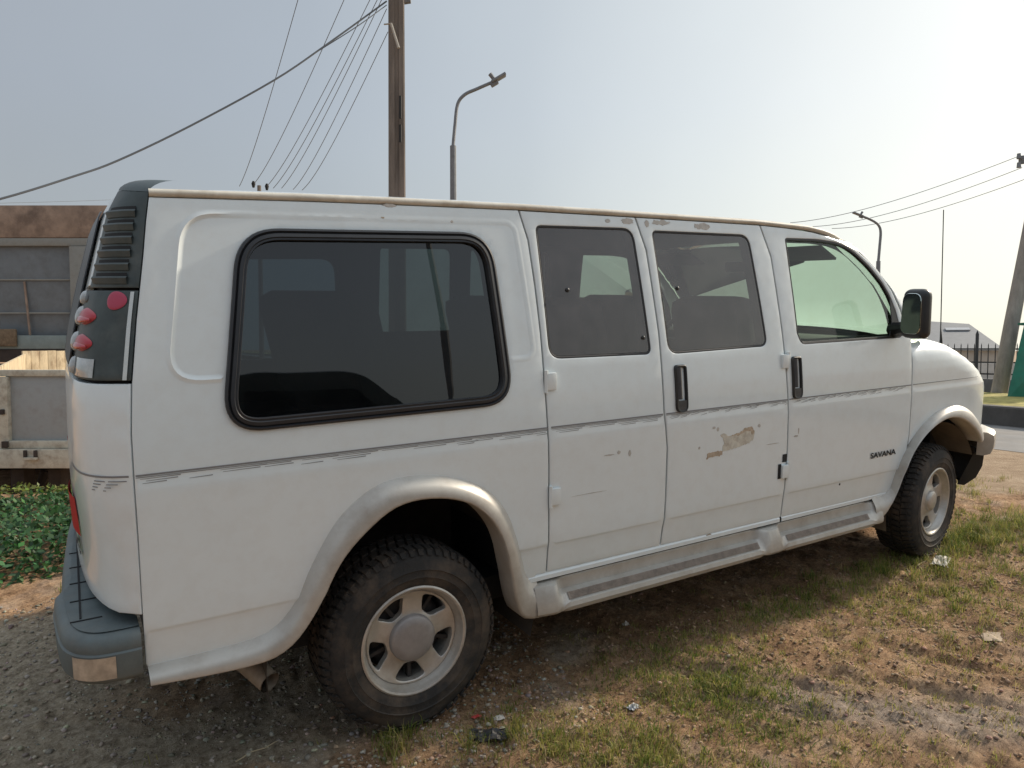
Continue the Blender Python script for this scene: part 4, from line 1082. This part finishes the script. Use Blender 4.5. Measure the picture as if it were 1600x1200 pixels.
# green kiosk at the right edge
GRN = mat('green_painted_steel', (.012, .17, .115), .45, vary=.2, vscale=4, dirt=(.10, .10, .07), dscale=3, damt=.4)
kb = at(1600, 622, 13.2); kk = empty('green_kiosk', kb); tag(kk, 'green steel kiosk with sloping side at the right edge beside the leaning pole', 'kiosk')
A = [at(1573, 624, 13.2)-kb, at(1690, 632, 12.6)-kb, at(1690, 500, 12.6)-kb, at(1600, 508, 13.2)-kb]
dp = Vector((FD.y*-1, FD.x, 0)); dp = dp if dp.dot(FW) > 0 else -dp
obj('side_panel', A+[p+dp*1.6 for p in A], [(0, 1, 2, 3), (5, 4, 7, 6), (0, 3, 7, 4), (1, 5, 6, 2)], GRN, kk, False)
obj('roof', [A[3]+Vector((0, 0, .04))-FD*.1, A[2]+Vector((0, 0, .04)), A[2]+dp*1.6+Vector((0, 0, .04)), A[3]+dp*1.6+Vector((0, 0, .04))-FD*.1]+[A[3]-FD*.1, A[2]+Vector((0, 0, 0.005)), A[2]+dp*1.6+Vector((0, 0, 0.005)), A[3]+dp*1.6-FD*.1], [(0, 1, 2, 3), (4, 7, 6, 5), (0, 4, 5, 1), (0, 3, 7, 4)], GRN, kk, False)
nn = (A[1]-A[0]).cross(A[3]-A[0]).normalized(); nn = nn if nn.dot(FW) < 0 else -nn
P_ = [at(1595, 570, 13.1)-kb, at(1640, 571, 12.9)-kb, at(1640, 578, 12.9)-kb, at(1595, 577, 13.1)-kb]
P_ = [p-nn*(nn.dot(p-A[0]))+nn*.006 for p in P_]
obj('plate', P_, [(0, 1, 2, 3)], mat('white_plate', (.6, .6, .58), .6), kk, False)

# flatbed trailer behind the van, left
GREYB = mat('grey_bed_panel', (.31, .335, .345), .6, vary=.12, vscale=5, dirt=(.13, .10, .07), dscale=5, damt=.55)
CREAM = mat('cream_bed_frame', (.50, .48, .40), .6, vary=.12, vscale=6, dirt=(.16, .10, .06), dscale=9, damt=.75)
PLANK = mat('pale_planks', (.58, .47, .31), .8, vary=.2, vscale=7, dirt=(.14, .07, .03), dscale=8, damt=.8, stretch=(1, 1, .4))
RUSTD = mat('rusty_chassis', (.045, .035, .03), .85, vary=.3, vscale=8)
dF = 8.6
ax2 = AX.copy(); fw2 = FH.copy()
def zv(v, d): return at(800, v, d).z
fbase = at(60, 700, dF); fbase.z = hz(fbase.x, fbase.y)
ft = empty('flatbed_trailer', fbase); tag(ft, 'old grey and cream flatbed trailer with pale plank headboard behind the van', 'trailer')
fm_ = Matrix((ax2, fw2, Vector((0, 0, 1)))).transposed()
def fb(u0, u1, v0, v1, d0, d1, name, m, bevel=.008):
    p0 = at(u0, (v0+v1)/2, d0); p1 = at(u1, (v0+v1)/2, d0); z0, z1 = zv(v1, d0), zv(v0, d0)
    c = (p0+p1)/2+FH*((d1-d0)/2); c.z = (z0+z1)/2
    return MB().box(c-fbase, ((p1-p0).length, abs(d1-d0), z1-z0), rot=fm_, bevel=bevel).build(name, m, ft)
fb(10, 128, 586, 692, dF+.03, dF+.07, 'tail_panel', GREYB)
fb(-6, 130, 578, 588, dF-.02, dF+.09, 'frame_rail', CREAM); fb(-6, 12, 589, 700, dF-.03, dF+.09, 'frame_post', CREAM); fb(14, 130, 689, 701, dF-.01, dF+.09, 'frame_rail', CREAM)
fb(-40, 136, 702, 732, dF-.05, dF+.12, 'rear_beam', CREAM)
fb(36, 40, 704, 717, dF-.09, dF-.06, 'latch', RUSTD, .002); fb(52, 56, 704, 717, dF-.09, dF-.06, 'latch', RUSTD, .002); fb(36, 56, 715, 719, dF-.10, dF-.06, 'latch', CREAM, .002)
fb(-260, -8, 580, 706, dF+.03, dF+.08, 'tail_panel', GREYB); fb(-1, 4, 640, 648, dF-.07, dF-.03, 'latch', RUSTD, .002); fb(2, 10, 690, 700, dF-.07, dF-.03, 'latch', RUSTD, .002)
fb(-260, 170, 716, 726, dF+.15, dF+5.6, 'deck', RUSTD)
# headboard of pale planks at the far end
dH = dF+5.3; pl_ = MB()
hb_ = empty('headboard', (0, 0, 0), ft)
rs2 = random.Random(5)
hn_ = Vector((.50, -.866, 0)); hp0 = at(36, 560, dH); hd_ = Vector((.866, .50, 0))
def onboard(u): 
    d = FW + AX*((u-800)/1142.29); d = Vector((d.x, d.y, 0)); c0 = Vector((CAM.x, CAM.y, 0)); t = (hp0-c0).dot(hn_)/d.dot(hn_); return c0+d*t
for i in range(10):
    p0 = onboard(36+i*13.2); p1 = onboard(36+i*13.2+12.7); dd_ = (p0-CAM).dot(FH)
    zt_ = zv(550-rs2.uniform(0, 2.5), dd_); zb_ = zv(640, dd_)
    c = (p0+p1)/2; c.z = (zt_+zb_)/2
    MB().box(c-fbase, ((p1-p0).length, .04, zt_-zb_), rot=Matrix((hd_, -hn_, Vector((0, 0, 1)))).transposed(), bevel=.004).build('plank', PLANK, hb_)
# slanting side board on the left seen over the tail panel
sv = [at(-30, 588, dF+.2), at(40, 553, dH), at(40, 620, dH), at(-30, 660, dF+.2)]
sv = [p-fbase for p in sv]; th_ = AX*-.04
obj('side_board', sv+[p+th_ for p in sv], [(0, 1, 2, 3), (7, 6, 5, 4), (0, 4, 5, 1)], PLANK, ft, False)
for u_, w_ in ((28, 11), (86, 10)):
    fb(u_-w_, u_+w_, 733, 812, dF+.3, dF+.5, 'stand_leg', RUSTD)
mb = MB(); mb.tube([at(40, 745, dF+.5)-fbase, at(62, 800, dF+.6)-fbase], .05, 8); mb.build('brace', RUSTD, ft)
MB().tube([at(70, 736, dF+.8)-fbase, at(52, 790, dF+.8)-fbase], .05, 8).build('brace', RUSTD, ft)
MB().box(at(40, 748, dF+3)-fbase, (3.6, .5, .5), rot=fm_, bevel=.03).build('chassis', RUSTD, ft)
for u_ in (-40, 118):
    mb = MB(); mb.lathe([(.12, -.15), (.40, -.15), (.48, -.10), (.50, 0), (.48, .10), (.40, .15), (.12, .15)], 28)
    p_ = at(u_, 760, dF+2.6)-fbase; p_.z = .46
    V = [Matrix.Rotation(R(90)-YAW*0, 3, 'Z') @ Vector(v)+p_ for v in mb.V]
    obj('wheel', V, mb.F, TYREM, ft)

# tall box trailer further back
dB = 19.5
tb = at(40, 560, dB); tb.z = hz(tb.x, tb.y); tr = empty('box_trailer', tb); tag(tr, 'tall dark grey slatted truck body with rusty brown top beam, left background', 'truck body')
BROWN = mat('rusty_brown_beam', (.30, .225, .175), .9, vary=.25, vscale=3, dirt=(.09, .065, .055), dscale=1.6, damt=.85, bump=.3, bscale=12)
GPAN = mat('grey_steel_panel', (.15, .17, .185), .6, vary=.12, vscale=2, dirt=(.06, .05, .04), dscale=3, damt=.4)
GFR = mat('grey_steel_frame', (.25, .26, .245), .65, vary=.15, vscale=4, dirt=(.08, .06, .045), dscale=4, damt=.5)
TEAL = mat('teal_grey_ledge', (.20, .25, .25), .6, vary=.15, vscale=4)
def bb(u0, u1, v0, v1, d0, d1, name, m, bevel=.01):
    p0 = at(u0, (v0+v1)/2, d0); p1 = at(u1, (v0+v1)/2, d0); z0, z1 = zv(v1, d0), zv(v0, d0)
    c = (p0+p1)/2+FH*((d1-d0)/2); c.z = (z0+z1)/2
    return MB().box(c-tb, ((p1-p0).length, abs(d1-d0), z1-z0), rot=fm_, bevel=bevel).build(name, m, tr)
bb(-300, 235, 321, 371, dB-.05, dB+.45, 'top_beam', BROWN)
bb(-300, 235, 372, 384, dB-.02, dB+.4, 'top_rail', GFR)
bb(-300, 235, 385, 545, dB+.16, dB+.3, 'side_panel', GPAN)
bb(110, 138, 385, 544, dB+.0, dB+.15, 'frame_post', GFR); bb(-150, -122, 385, 544, dB+.0, dB+.15, 'frame_post', GFR)
bb(-300, 235, 524, 545, dB-.06, dB+.10, 'ledge', TEAL)
bb(-300, 235, 546, 566, dB-.02, dB+.3, 'bottom_rail', RUSTD)
for v_ in (437, 489): 
    bb(-121, 109, v_-1.2, v_+1.2, dB+.10, dB+.135, 'tie_bar', GFR, .004)
MB().tube([at(38, 440, dB+.1)-tb, at(43, 485, dB+.1)-tb, at(47, 524, dB+.08)-tb], .03, 6).build('hanging_strap', BROWN, tr)
bb(-20, 24, 514, 541, dB-.16, dB-.07, 'timber_block', mat('rough_timber', (.17, .125, .08), .9, vary=.4, vscale=8, bump=.5, bscale=20), .03)
bb(-300, 235, 570, 600, dB+.4, dB+2.2, 'chassis', RUSTD)
for u_ in (-180, -60, 170):
    mb = MB(); mb.lathe([(.15, -.2), (.42, -.2), (.52, -.12), (.54, 0), (.52, .12), (.42, .2), (.15, .2)], 28)
    p_ = at(u_, 640, dB+.9)-tb; p_.z = .5
    obj('wheel', [Matrix.Rotation(-YAW, 3, 'Z') @ Vector(v)+p_ for v in mb.V], mb.F, TYREM, tr)
bb(-300, 235, 384, 566, dB+2.3, dB+2.4, 'side_panel', GPAN)

# ------------------------------------------------------------------ plants, stones and litter
def vegetation(name, V, F, colr, m):
    V = np.asarray(V, np.float32); me = bpy.data.meshes.new(name); me.vertices.add(len(V)); me.vertices.foreach_set('co', V.ravel())
    F = np.asarray(F, np.int32); me.loops.add(F.size); me.loops.foreach_set('vertex_index', F.ravel()); me.polygons.add(len(F))
    me.polygons.foreach_set('loop_start', np.arange(0, F.size, F.shape[1], dtype=np.int32)); me.update(calc_edges=True)
    c = me.color_attributes.new('tint', 'FLOAT_COLOR', 'POINT'); c.data.foreach_set('color', np.asarray(colr, np.float32).ravel())
    me.materials.append(m); o = bpy.data.objects.new(name, me); COL.objects.link(o); return o
def tintmat(name, rough=.6, trans=.0):
    m = bpy.data.materials.new(name); m.use_nodes = True; n = m.node_tree; b = n.nodes['Principled BSDF']
    a = n.nodes.new('ShaderNodeAttribute'); a.attribute_name = 'tint'; n.links.new(a.outputs['Color'], b.inputs['Base Color']); b.inputs['Roughness'].default_value = rough
    b.inputs['Specular IOR Level'].default_value = .25
    if trans:
        t = n.nodes.new('ShaderNodeBsdfTranslucent'); n.links.new(a.outputs['Color'], t.inputs[0]); x = n.nodes.new('ShaderNodeMixShader'); x.inputs[0].default_value = trans
        n.links.new(b.outputs[0], x.inputs[1]); n.links.new(t.outputs[0], x.inputs[2]); n.links.new(x.outputs[0], n.nodes['Material Output'].inputs[0])
    return m
def blades(x, y, h, w_, lean, tint):
    """tapered bent blades of grass, 5 points each"""
    n = len(x); z = height(x, y); a = RNG.uniform(0, 2*np.pi, n); dx, dy = np.cos(a), np.sin(a); b = RNG.uniform(0, 2*np.pi, n); wx, wy = np.cos(b)*w_, np.sin(b)*w_
    L = lean*h
    P = np.zeros((n, 5, 3))
    P[:, 0] = np.stack([x-wx, y-wy, z-.004], 1); P[:, 1] = np.stack([x+wx, y+wy, z-.004], 1)
    mx_, my_, mz_ = x+dx*L*.35, y+dy*L*.35, z+h*.62
    P[:, 2] = np.stack([mx_-wx*.7, my_-wy*.7, mz_], 1); P[:, 3] = np.stack([mx_+wx*.7, my_+wy*.7, mz_], 1)
    P[:, 4] = np.stack([x+dx*L, y+dy*L, z+h*(1-.25*np.minimum(lean, 1.5))], 1)
    i = np.arange(n)[:, None]*5
    F = np.concatenate([i+np.array([[0, 1, 3]]), i+np.array([[0, 3, 2]]), i+np.array([[2, 3, 4]])])
    C = np.repeat(np.concatenate([tint, np.ones((n, 1))], 1)[:, None, :], 5, 1)
    return P.reshape(-1, 3), F, C.reshape(-1, 4)
def mixtint(n, y):
    g = np.array([.085, .15, .03]); ye = np.array([.34, .32, .08]); dr = np.array([.38, .29, .16])
    t = np.clip(RNG.normal(y, .28, n), 0, 1)[:, None]; c = np.where(t < .6, g+(ye-g)*t/.6, ye+(dr-ye)*(t-.6)/.4)
    return c*RNG.uniform(.7, 1.3, (n, 1))
PV, PF, PC = [], [], []
def add(x, y, h, w_, lean, tint):
    k = sum(len(v) for v in PV); v, f, c = blades(x, y, h, w_, lean, tint); PV.append(v); PF.append(f+k); PC.append(c)
def patch(cx, cy, rx, ry, tufts, per, h0, h1, yel, rot=0., spread=.022):
    u = RNG.normal(0, .5, tufts); v = RNG.normal(0, .5, tufts); X_ = cx+rx*u*math.cos(rot)-ry*v*math.sin(rot); Y_ = cy+rx*u*math.sin(rot)+ry*v*math.cos(rot)
    for a, b in zip(X_, Y_):
        n = RNG.integers(per//2, per*3//2+1); s_ = spread*RNG.uniform(.5, 1.6)
        x = a+RNG.normal(0, s_, n); y = b+RNG.normal(0, s_, n); hh = RNG.uniform(h0, h1)*RNG.uniform(.45, 1.1, n)
        add(x, y, hh, RNG.uniform(.0009, .0022, n), RNG.uniform(.15, 1.3, n), mixtint(n, min(1, max(0, RNG.normal(yel, .18)))))
patch(1.15, -.30, .40, .45, 330, 15, .015, .045, .38, rot=-.9)
patch(1.18, -.45, .26, .34, 110, 17, .02, .055, .26)
patch(.33, -.24, .30, .16, 70, 20, .025, .07, .45, rot=-.5)
patch(.62, -.52, .30, .2, 80, 20, .025, .07, .55, rot=-.5)
patch(-.10, -.05, .07, .06, 9, 30, .05, .12, .5)
patch(2.2, .02, .5, .2, 60, 20, .02, .06, .45); patch(2.6, -.1, .4, .2, 30, 22, .03, .07, .4); patch(2.95, .02, .5, .2, 50, 26, .03, .08, .4)
patch(3.3, -.30, .7, .35, 90, 24, .03, .09, .45); patch(3.95, .05, .5, .22, 120, 30, .05, .13, .38); patch(4.5, -.1, .5, .3, 90, 28, .04, .10, .45)
patch(2.5, -.45, .8, .4, 110, 14, .015, .05, .65); patch(2.9, -.9, .8, .4, 70, 16, .02, .06, .65); patch(1.9, -.02, .35, .12, 30, 18, .02, .06, .45)
patch(1.7, -1.1, .8, .5, 120, 12, .015, .045, .65); patch(.9, -.9, .7, .4, 100, 14, .015, .05, .6); patch(4.6, .6, .6, .5, 70, 22, .03, .09, .5)
patch(1.6, -.2, 1.8, .6, 320, 9, .01, .035, .75); patch(.6, -.2, .8, .3, 160, 10, .01, .035, .6); patch(3.4, -.8, 1.4, .6, 220, 12, .015, .05, .6)
patch(4.2, -1.2, 1.2, .5, 120, 14, .02, .06, .55); patch(-.9, 2.15, .35, .1, 40, 16, .02, .06, .6); patch(5.3, 1.0, .8, .3, 60, 18, .03, .07, .7)
n_ = 16000; xs_ = RNG.uniform(.1, 5.0, n_); ys_ = RNG.normal(-.45, .5, n_)
add(xs_, ys_, RNG.uniform(.006, .016, n_), RNG.uniform(.0006, .0014, n_), RNG.uniform(2., 5., n_), np.array([.42, .33, .20])*RNG.uniform(.5, 1.3, (n_, 1)))
g_ = vegetation('grass', np.concatenate(PV), np.concatenate(PF), np.concatenate(PC), tintmat('grass_blades', .55, .42)); tag(g_, 'short patchy green and yellow grass growing on the dirt', 'grass', kind='stuff')

# leafy ground cover on the bank at the left
def leaves(n, X_, Y_, Hf, s0, s1, cg):
    z0 = height(X_, Y_, False); z = z0+Hf*RNG.uniform(.1, 1, n)**.6
    a = RNG.uniform(0, 2*np.pi, n); t = RNG.normal(.1, .6, n); s_ = RNG.uniform(s0, s1, n)
    d = np.stack([np.cos(a)*np.cos(t), np.sin(a)*np.cos(t), np.sin(t)], 1); e = np.stack([-np.sin(a), np.cos(a), RNG.normal(0, .35, n)], 1)
    c = np.stack([X_, Y_, z], 1); s3 = s_[:, None]
    P = np.stack([c, c+d*s3*.45+e*s3*.34, c+d*s3, c+d*s3*.45-e*s3*.34], 1)
    F = np.arange(4*n).reshape(n, 4); col = cg[None]*RNG.uniform(.55, 1.5, (n, 1))*(1+RNG.normal(0, .12, (n, 3)))
    col = np.clip(col, .005, 1); C = np.repeat(np.concatenate([col, np.ones((n, 1))], 1)[:, None], 4, 1)
    return P.reshape(-1, 3), F, C.reshape(-1, 4)
n = 19000; X_ = RNG.uniform(-3.6, .6, n); Y_ = RNG.uniform(2.42, 4.5, n)
H_ = (.03+.22*fbm(X_*1.6, Y_*1.6, 3))*np.clip(1-(Y_-2.5)/2.1, .12, 1); H_ *= nsm((Y_-2.38)/.35)
P1, F1, C1 = leaves(n, X_, Y_, H_, .025, .06, np.array([.05, .115, .04]))
n2 = 2500; X2 = RNG.uniform(-4.5, -.3, n2); Y2 = RNG.uniform(4.3, 5.3, n2)
P2, F2, C2 = leaves(n2, X2, Y2, .07*np.ones(n2), .02, .05, np.array([.12, .15, .03]))
gcv = vegetation('ground_cover', np.concatenate([P1, P2]), np.concatenate([F1, F2+len(P1)]), np.concatenate([C1, C2]), tintmat('ground_cover_leaf', .5, .25)); tag(gcv, 'dense dark green leafy ground cover on the bank behind the van', 'ground cover', kind='stuff')

# loose stones and clods
def stones(name, n, fx, fy, s0, s1, m, label):
    t = (1+5**.5)/2; I0 = np.array([(-1, t, 0), (1, t, 0), (-1, -t, 0), (1, -t, 0), (0, -1, t), (0, 1, t), (0, -1, -t), (0, 1, -t), (t, 0, -1), (t, 0, 1), (-t, 0, -1), (-t, 0, 1)])/1.9
    IF = np.array([(0, 11, 5), (0, 5, 1), (0, 1, 7), (0, 7, 10), (0, 10, 11), (1, 5, 9), (5, 11, 4), (11, 10, 2), (10, 7, 6), (7, 1, 8), (3, 9, 4), (3, 4, 2), (3, 2, 6), (3, 6, 8), (3, 8, 9), (4, 9, 5), (2, 4, 11), (6, 2, 10), (8, 6, 7), (9, 8, 1)])
    x, y = fx(n), fy(n); z = height(x, y); s_ = s0*(s1/s0)**(RNG.random(n)**2.2)
    V = I0[None]*RNG.uniform(.6, 1.25, (n, 12, 1))*np.stack([RNG.uniform(.7, 1.3, n), RNG.uniform(.7, 1.3, n), RNG.uniform(.4, .8, n)], 1)[:, None]*s_[:, None, None]
    V = V+np.stack([x, y, z+s_*.18], 1)[:, None]
    F = (np.arange(n)[:, None, None]*12+IF[None]).reshape(-1, 3)
    base = m[0]*np.ones((n, 3)); base = base*RNG.uniform(.6, 1.3, (n, 1))*(1+RNG.normal(0, .06, (n, 3)))
    C = np.repeat(np.concatenate([np.clip(base, .01, .8), np.ones((n, 1))], 1)[:, None], 12, 1)
    o = vegetation(name, V.reshape(-1, 3), F, C.reshape(-1, 4), m[1]); return tag(o, label, 'gravel', kind='stuff')
STN = tintmat('stone', .9)
stones('gravel', 9000, lambda n: RNG.uniform(-2.0, .75, n), lambda n: RNG.uniform(-.3, 2.1, n), .003, .014, (np.array([.33, .29, .235]), STN), 'loose grey gravel under and behind the van')
stones('dirt_clods', 20000, lambda n: RNG.uniform(-.3, 4.6, n), lambda n: np.clip(RNG.normal(-.35, .55, n), -1.6, .9), .002, .012, (np.array([.33, .225, .15]), STN), 'small brown clods of dry earth beside the van')

def crumple(name, x, y, sx, sy, hgt, m, label, cat, seed, n=10, rz=0.):
    q = np.random.default_rng(seed); V = []; F = []
    for i in range(n+1):
        for j in range(n+1):
            a, b = i/n-.5, j/n-.5; k = 1-.5*q.random()*(max(abs(a), abs(b)) > .4)
            V.append((a*sx*k*math.cos(rz)-b*sy*k*math.sin(rz), a*sx*k*math.sin(rz)+b*sy*k*math.cos(rz), .004+hgt*q.random()*(1-1.5*max(abs(a), abs(b)))))
    for i in range(n):
        for j in range(n): F.append((i*(n+1)+j, (i+1)*(n+1)+j, (i+1)*(n+1)+j+1, i*(n+1)+j+1))
    o = obj(name, V, F, m, None, False); o.location = (x, y, hz(x, y)+.004)
    so = o.modifiers.new('Solidify', 'SOLIDIFY'); so.thickness = .0015
    return tag(o, label, cat)
PAPER = mat('dirty_white_paper', (.62, .58, .52), .8, vary=.12, vscale=40)
crumple('paper_scrap', 3.34, -.10, .26, .10, .035, PAPER, 'crumpled white paper scrap on the grass below the front wheel', 'litter', 3, rz=.4)
crumple('plastic_rag', .20, -.17, .17, .09, .035, mat('black_plastic_rag', (.03, .028, .028), .5), 'crumpled black plastic rag on the dirt near the rear wheel', 'litter', 4, rz=-.5)
crumple('paper_scrap', .30, -.08, .05, .03, .02, PAPER, 'tiny pale scrap beside the black plastic rag', 'litter', 5)
crumple('red_wrapper', .23, -.03, .045, .022, .012, mat('red_wrapper', (.42, .04, .03), .5), 'tiny red wrapper behind the black plastic rag', 'litter', 6)
crumple('cardboard_piece', 2.64, -.71, .17, .11, .02, mat('tan_card', (.34, .26, .18), .85, vary=.2, vscale=20), 'flat tan cardboard piece on the bare dirt at the right', 'litter', 7, n=4, rz=.5)
crumple('plastic_scrap', .80, -.28, .06, .04, .02, mat('grey_plastic_scrap', (.36, .37, .38), .5), 'small grey plastic scrap at the edge of the green grass patch', 'litter', 8, rz=.3)
crumple('plastic_scrap', 1.23, .28, .035, .03, .03, PAPER, 'white scrap in the shade under the running board', 'litter', 9)
for k, (x0, y0, a, L_, lab) in enumerate(((-.62, .16, .2, .16, 'pale dry twig lying on the gravel behind the rear wheel'), (-.70, .12, -.3, .07, 'short pale twig next to the longer one on the gravel'), (3.18, -.05, .1, .2, 'dry twig on the ground left of the white paper scrap'), (3.0, -1.0, .7, .16, 'pale dry stick on the bare dirt at the right edge'))):
    p = [Vector((x0+L_*t*math.cos(a), y0+L_*t*math.sin(a)+.008*math.sin(6*t), hz(x0+L_*t*math.cos(a), y0+L_*t*math.sin(a))+.008)) for t in np.linspace(0, 1, 7)]
    tag(MB().tube(p, [.0028, .003, .003, .0026, .0024, .002, .001], 5).build('twig', mat('dry_twig', (.42, .34, .22), .9) if k == 0 else bpy.data.materials['dry_twig']), lab, 'twig', 'dry twigs on the ground')

# ------------------------------------------------------------------ what the side windows mirror: a dark minibus and a street lamp behind the viewer
DARKP = mat('dark_green_car_paint', (.02, .03, .028), .3, coat=.6, vary=.1, vscale=3)
mb_x, mb_y = .0, -4.5
mbus = empty('minibus', (mb_x, mb_y, hz(mb_x, mb_y))); tag(mbus, 'dark minibus seen only as a black reflection along the foot of the big van window', 'minibus')
prof_ = [(-2.3, .32), (-2.32, 1.0), (-2.2, 1.95), (-2.05, 2.12), (1.15, 2.15), (1.35, 2.08), (2.0, 1.38), (2.45, 1.2), (2.55, .9), (2.55, .32)]
pr = rounded(prof_, [.05, .1, .1, .1, .1, .15, .1, .12, .1, .05], 4)
def ext(poly, y0, y1, tuck):
    n = len(poly); V = []; F = []
    for y, k in ((y0, tuck), (y0+.06, 0), (y1-.06, 0), (y1, tuck)):
        for x, z in poly: V.append((x*(1-k*.01), y-(0 if k == 0 else 0)+0, z-(k*.02 if z > 1 else 0)))
    for r_ in range(3):
        for i in range(n): F.append((r_*n+i, r_*n+(i+1) % n, (r_+1)*n+(i+1) % n, (r_+1)*n+i))
    F.append(tuple(range(n-1, -1, -1))); F.append(tuple(3*n+i for i in range(n))); return V, F
V, F = ext(pr, -1.75, 0, 1); obj('body', V, F, DARKP, mbus, True, 40)
for x0, x1, x2 in ((-2.05, -1.0, -1.0), (-.9, .15, .15), (.25, 1.7, 1.25)):
    q = rounded([(x0, 1.25), (x1, 1.25), (x2, 1.88), (x0, 1.88)], .06, 4)
    for y_, fl_ in ((.008, True), (-1.758, False)):
        sheet('window_glass', q, lambda u, v, d, y_=y_: Vector((u, y_-(d if y_ > 0 else -d), v)), glass('bus_glass', (.05, .08, .07), 1.5) if 'bus_glass' not in bpy.data.materials else bpy.data.materials['bus_glass'], mbus, flip=fl_)
for x_ in (-1.45, 1.65):
    for y_ in (-.12, -1.63):
        mb = MB(); mb.lathe([(.01, -.10), (.18, -.11), (.20, -.12), (.30, -.12), (.33, -.08), (.33, .08), (.30, .12), (.20, .12), (.01, .1)], 28, (x_, y_, .33)); mb.build('wheel', TYREM, mbus)
lx, ly = 6.1, -12.5
ls = empty('street_lamp', (lx, ly, -1.2)); tag(ls, 'tall dark street lamp behind the viewer, mirrored at the right of the big van window', 'street lamp', 'street lamps along the road')
MB().tube([(0, 0, 0), (0, 0, 5.4)], [.11, .10], 10).build('post', GALV, ls)
MB().tube([(0, 0, 5.4), (-.1, 0, 8.0), (-.12, 0, 9.0), (-.05, 0, 9.4), (.4, .1, 9.55), (1.5, .2, 9.65)], [.08, .07, .06, .055, .05, .05], 8).build('arm', GALV, ls)
MB().box((1.9, .25, 9.68), (.85, .26, .08), bevel=.02).build('lamp_head', GALV, ls)
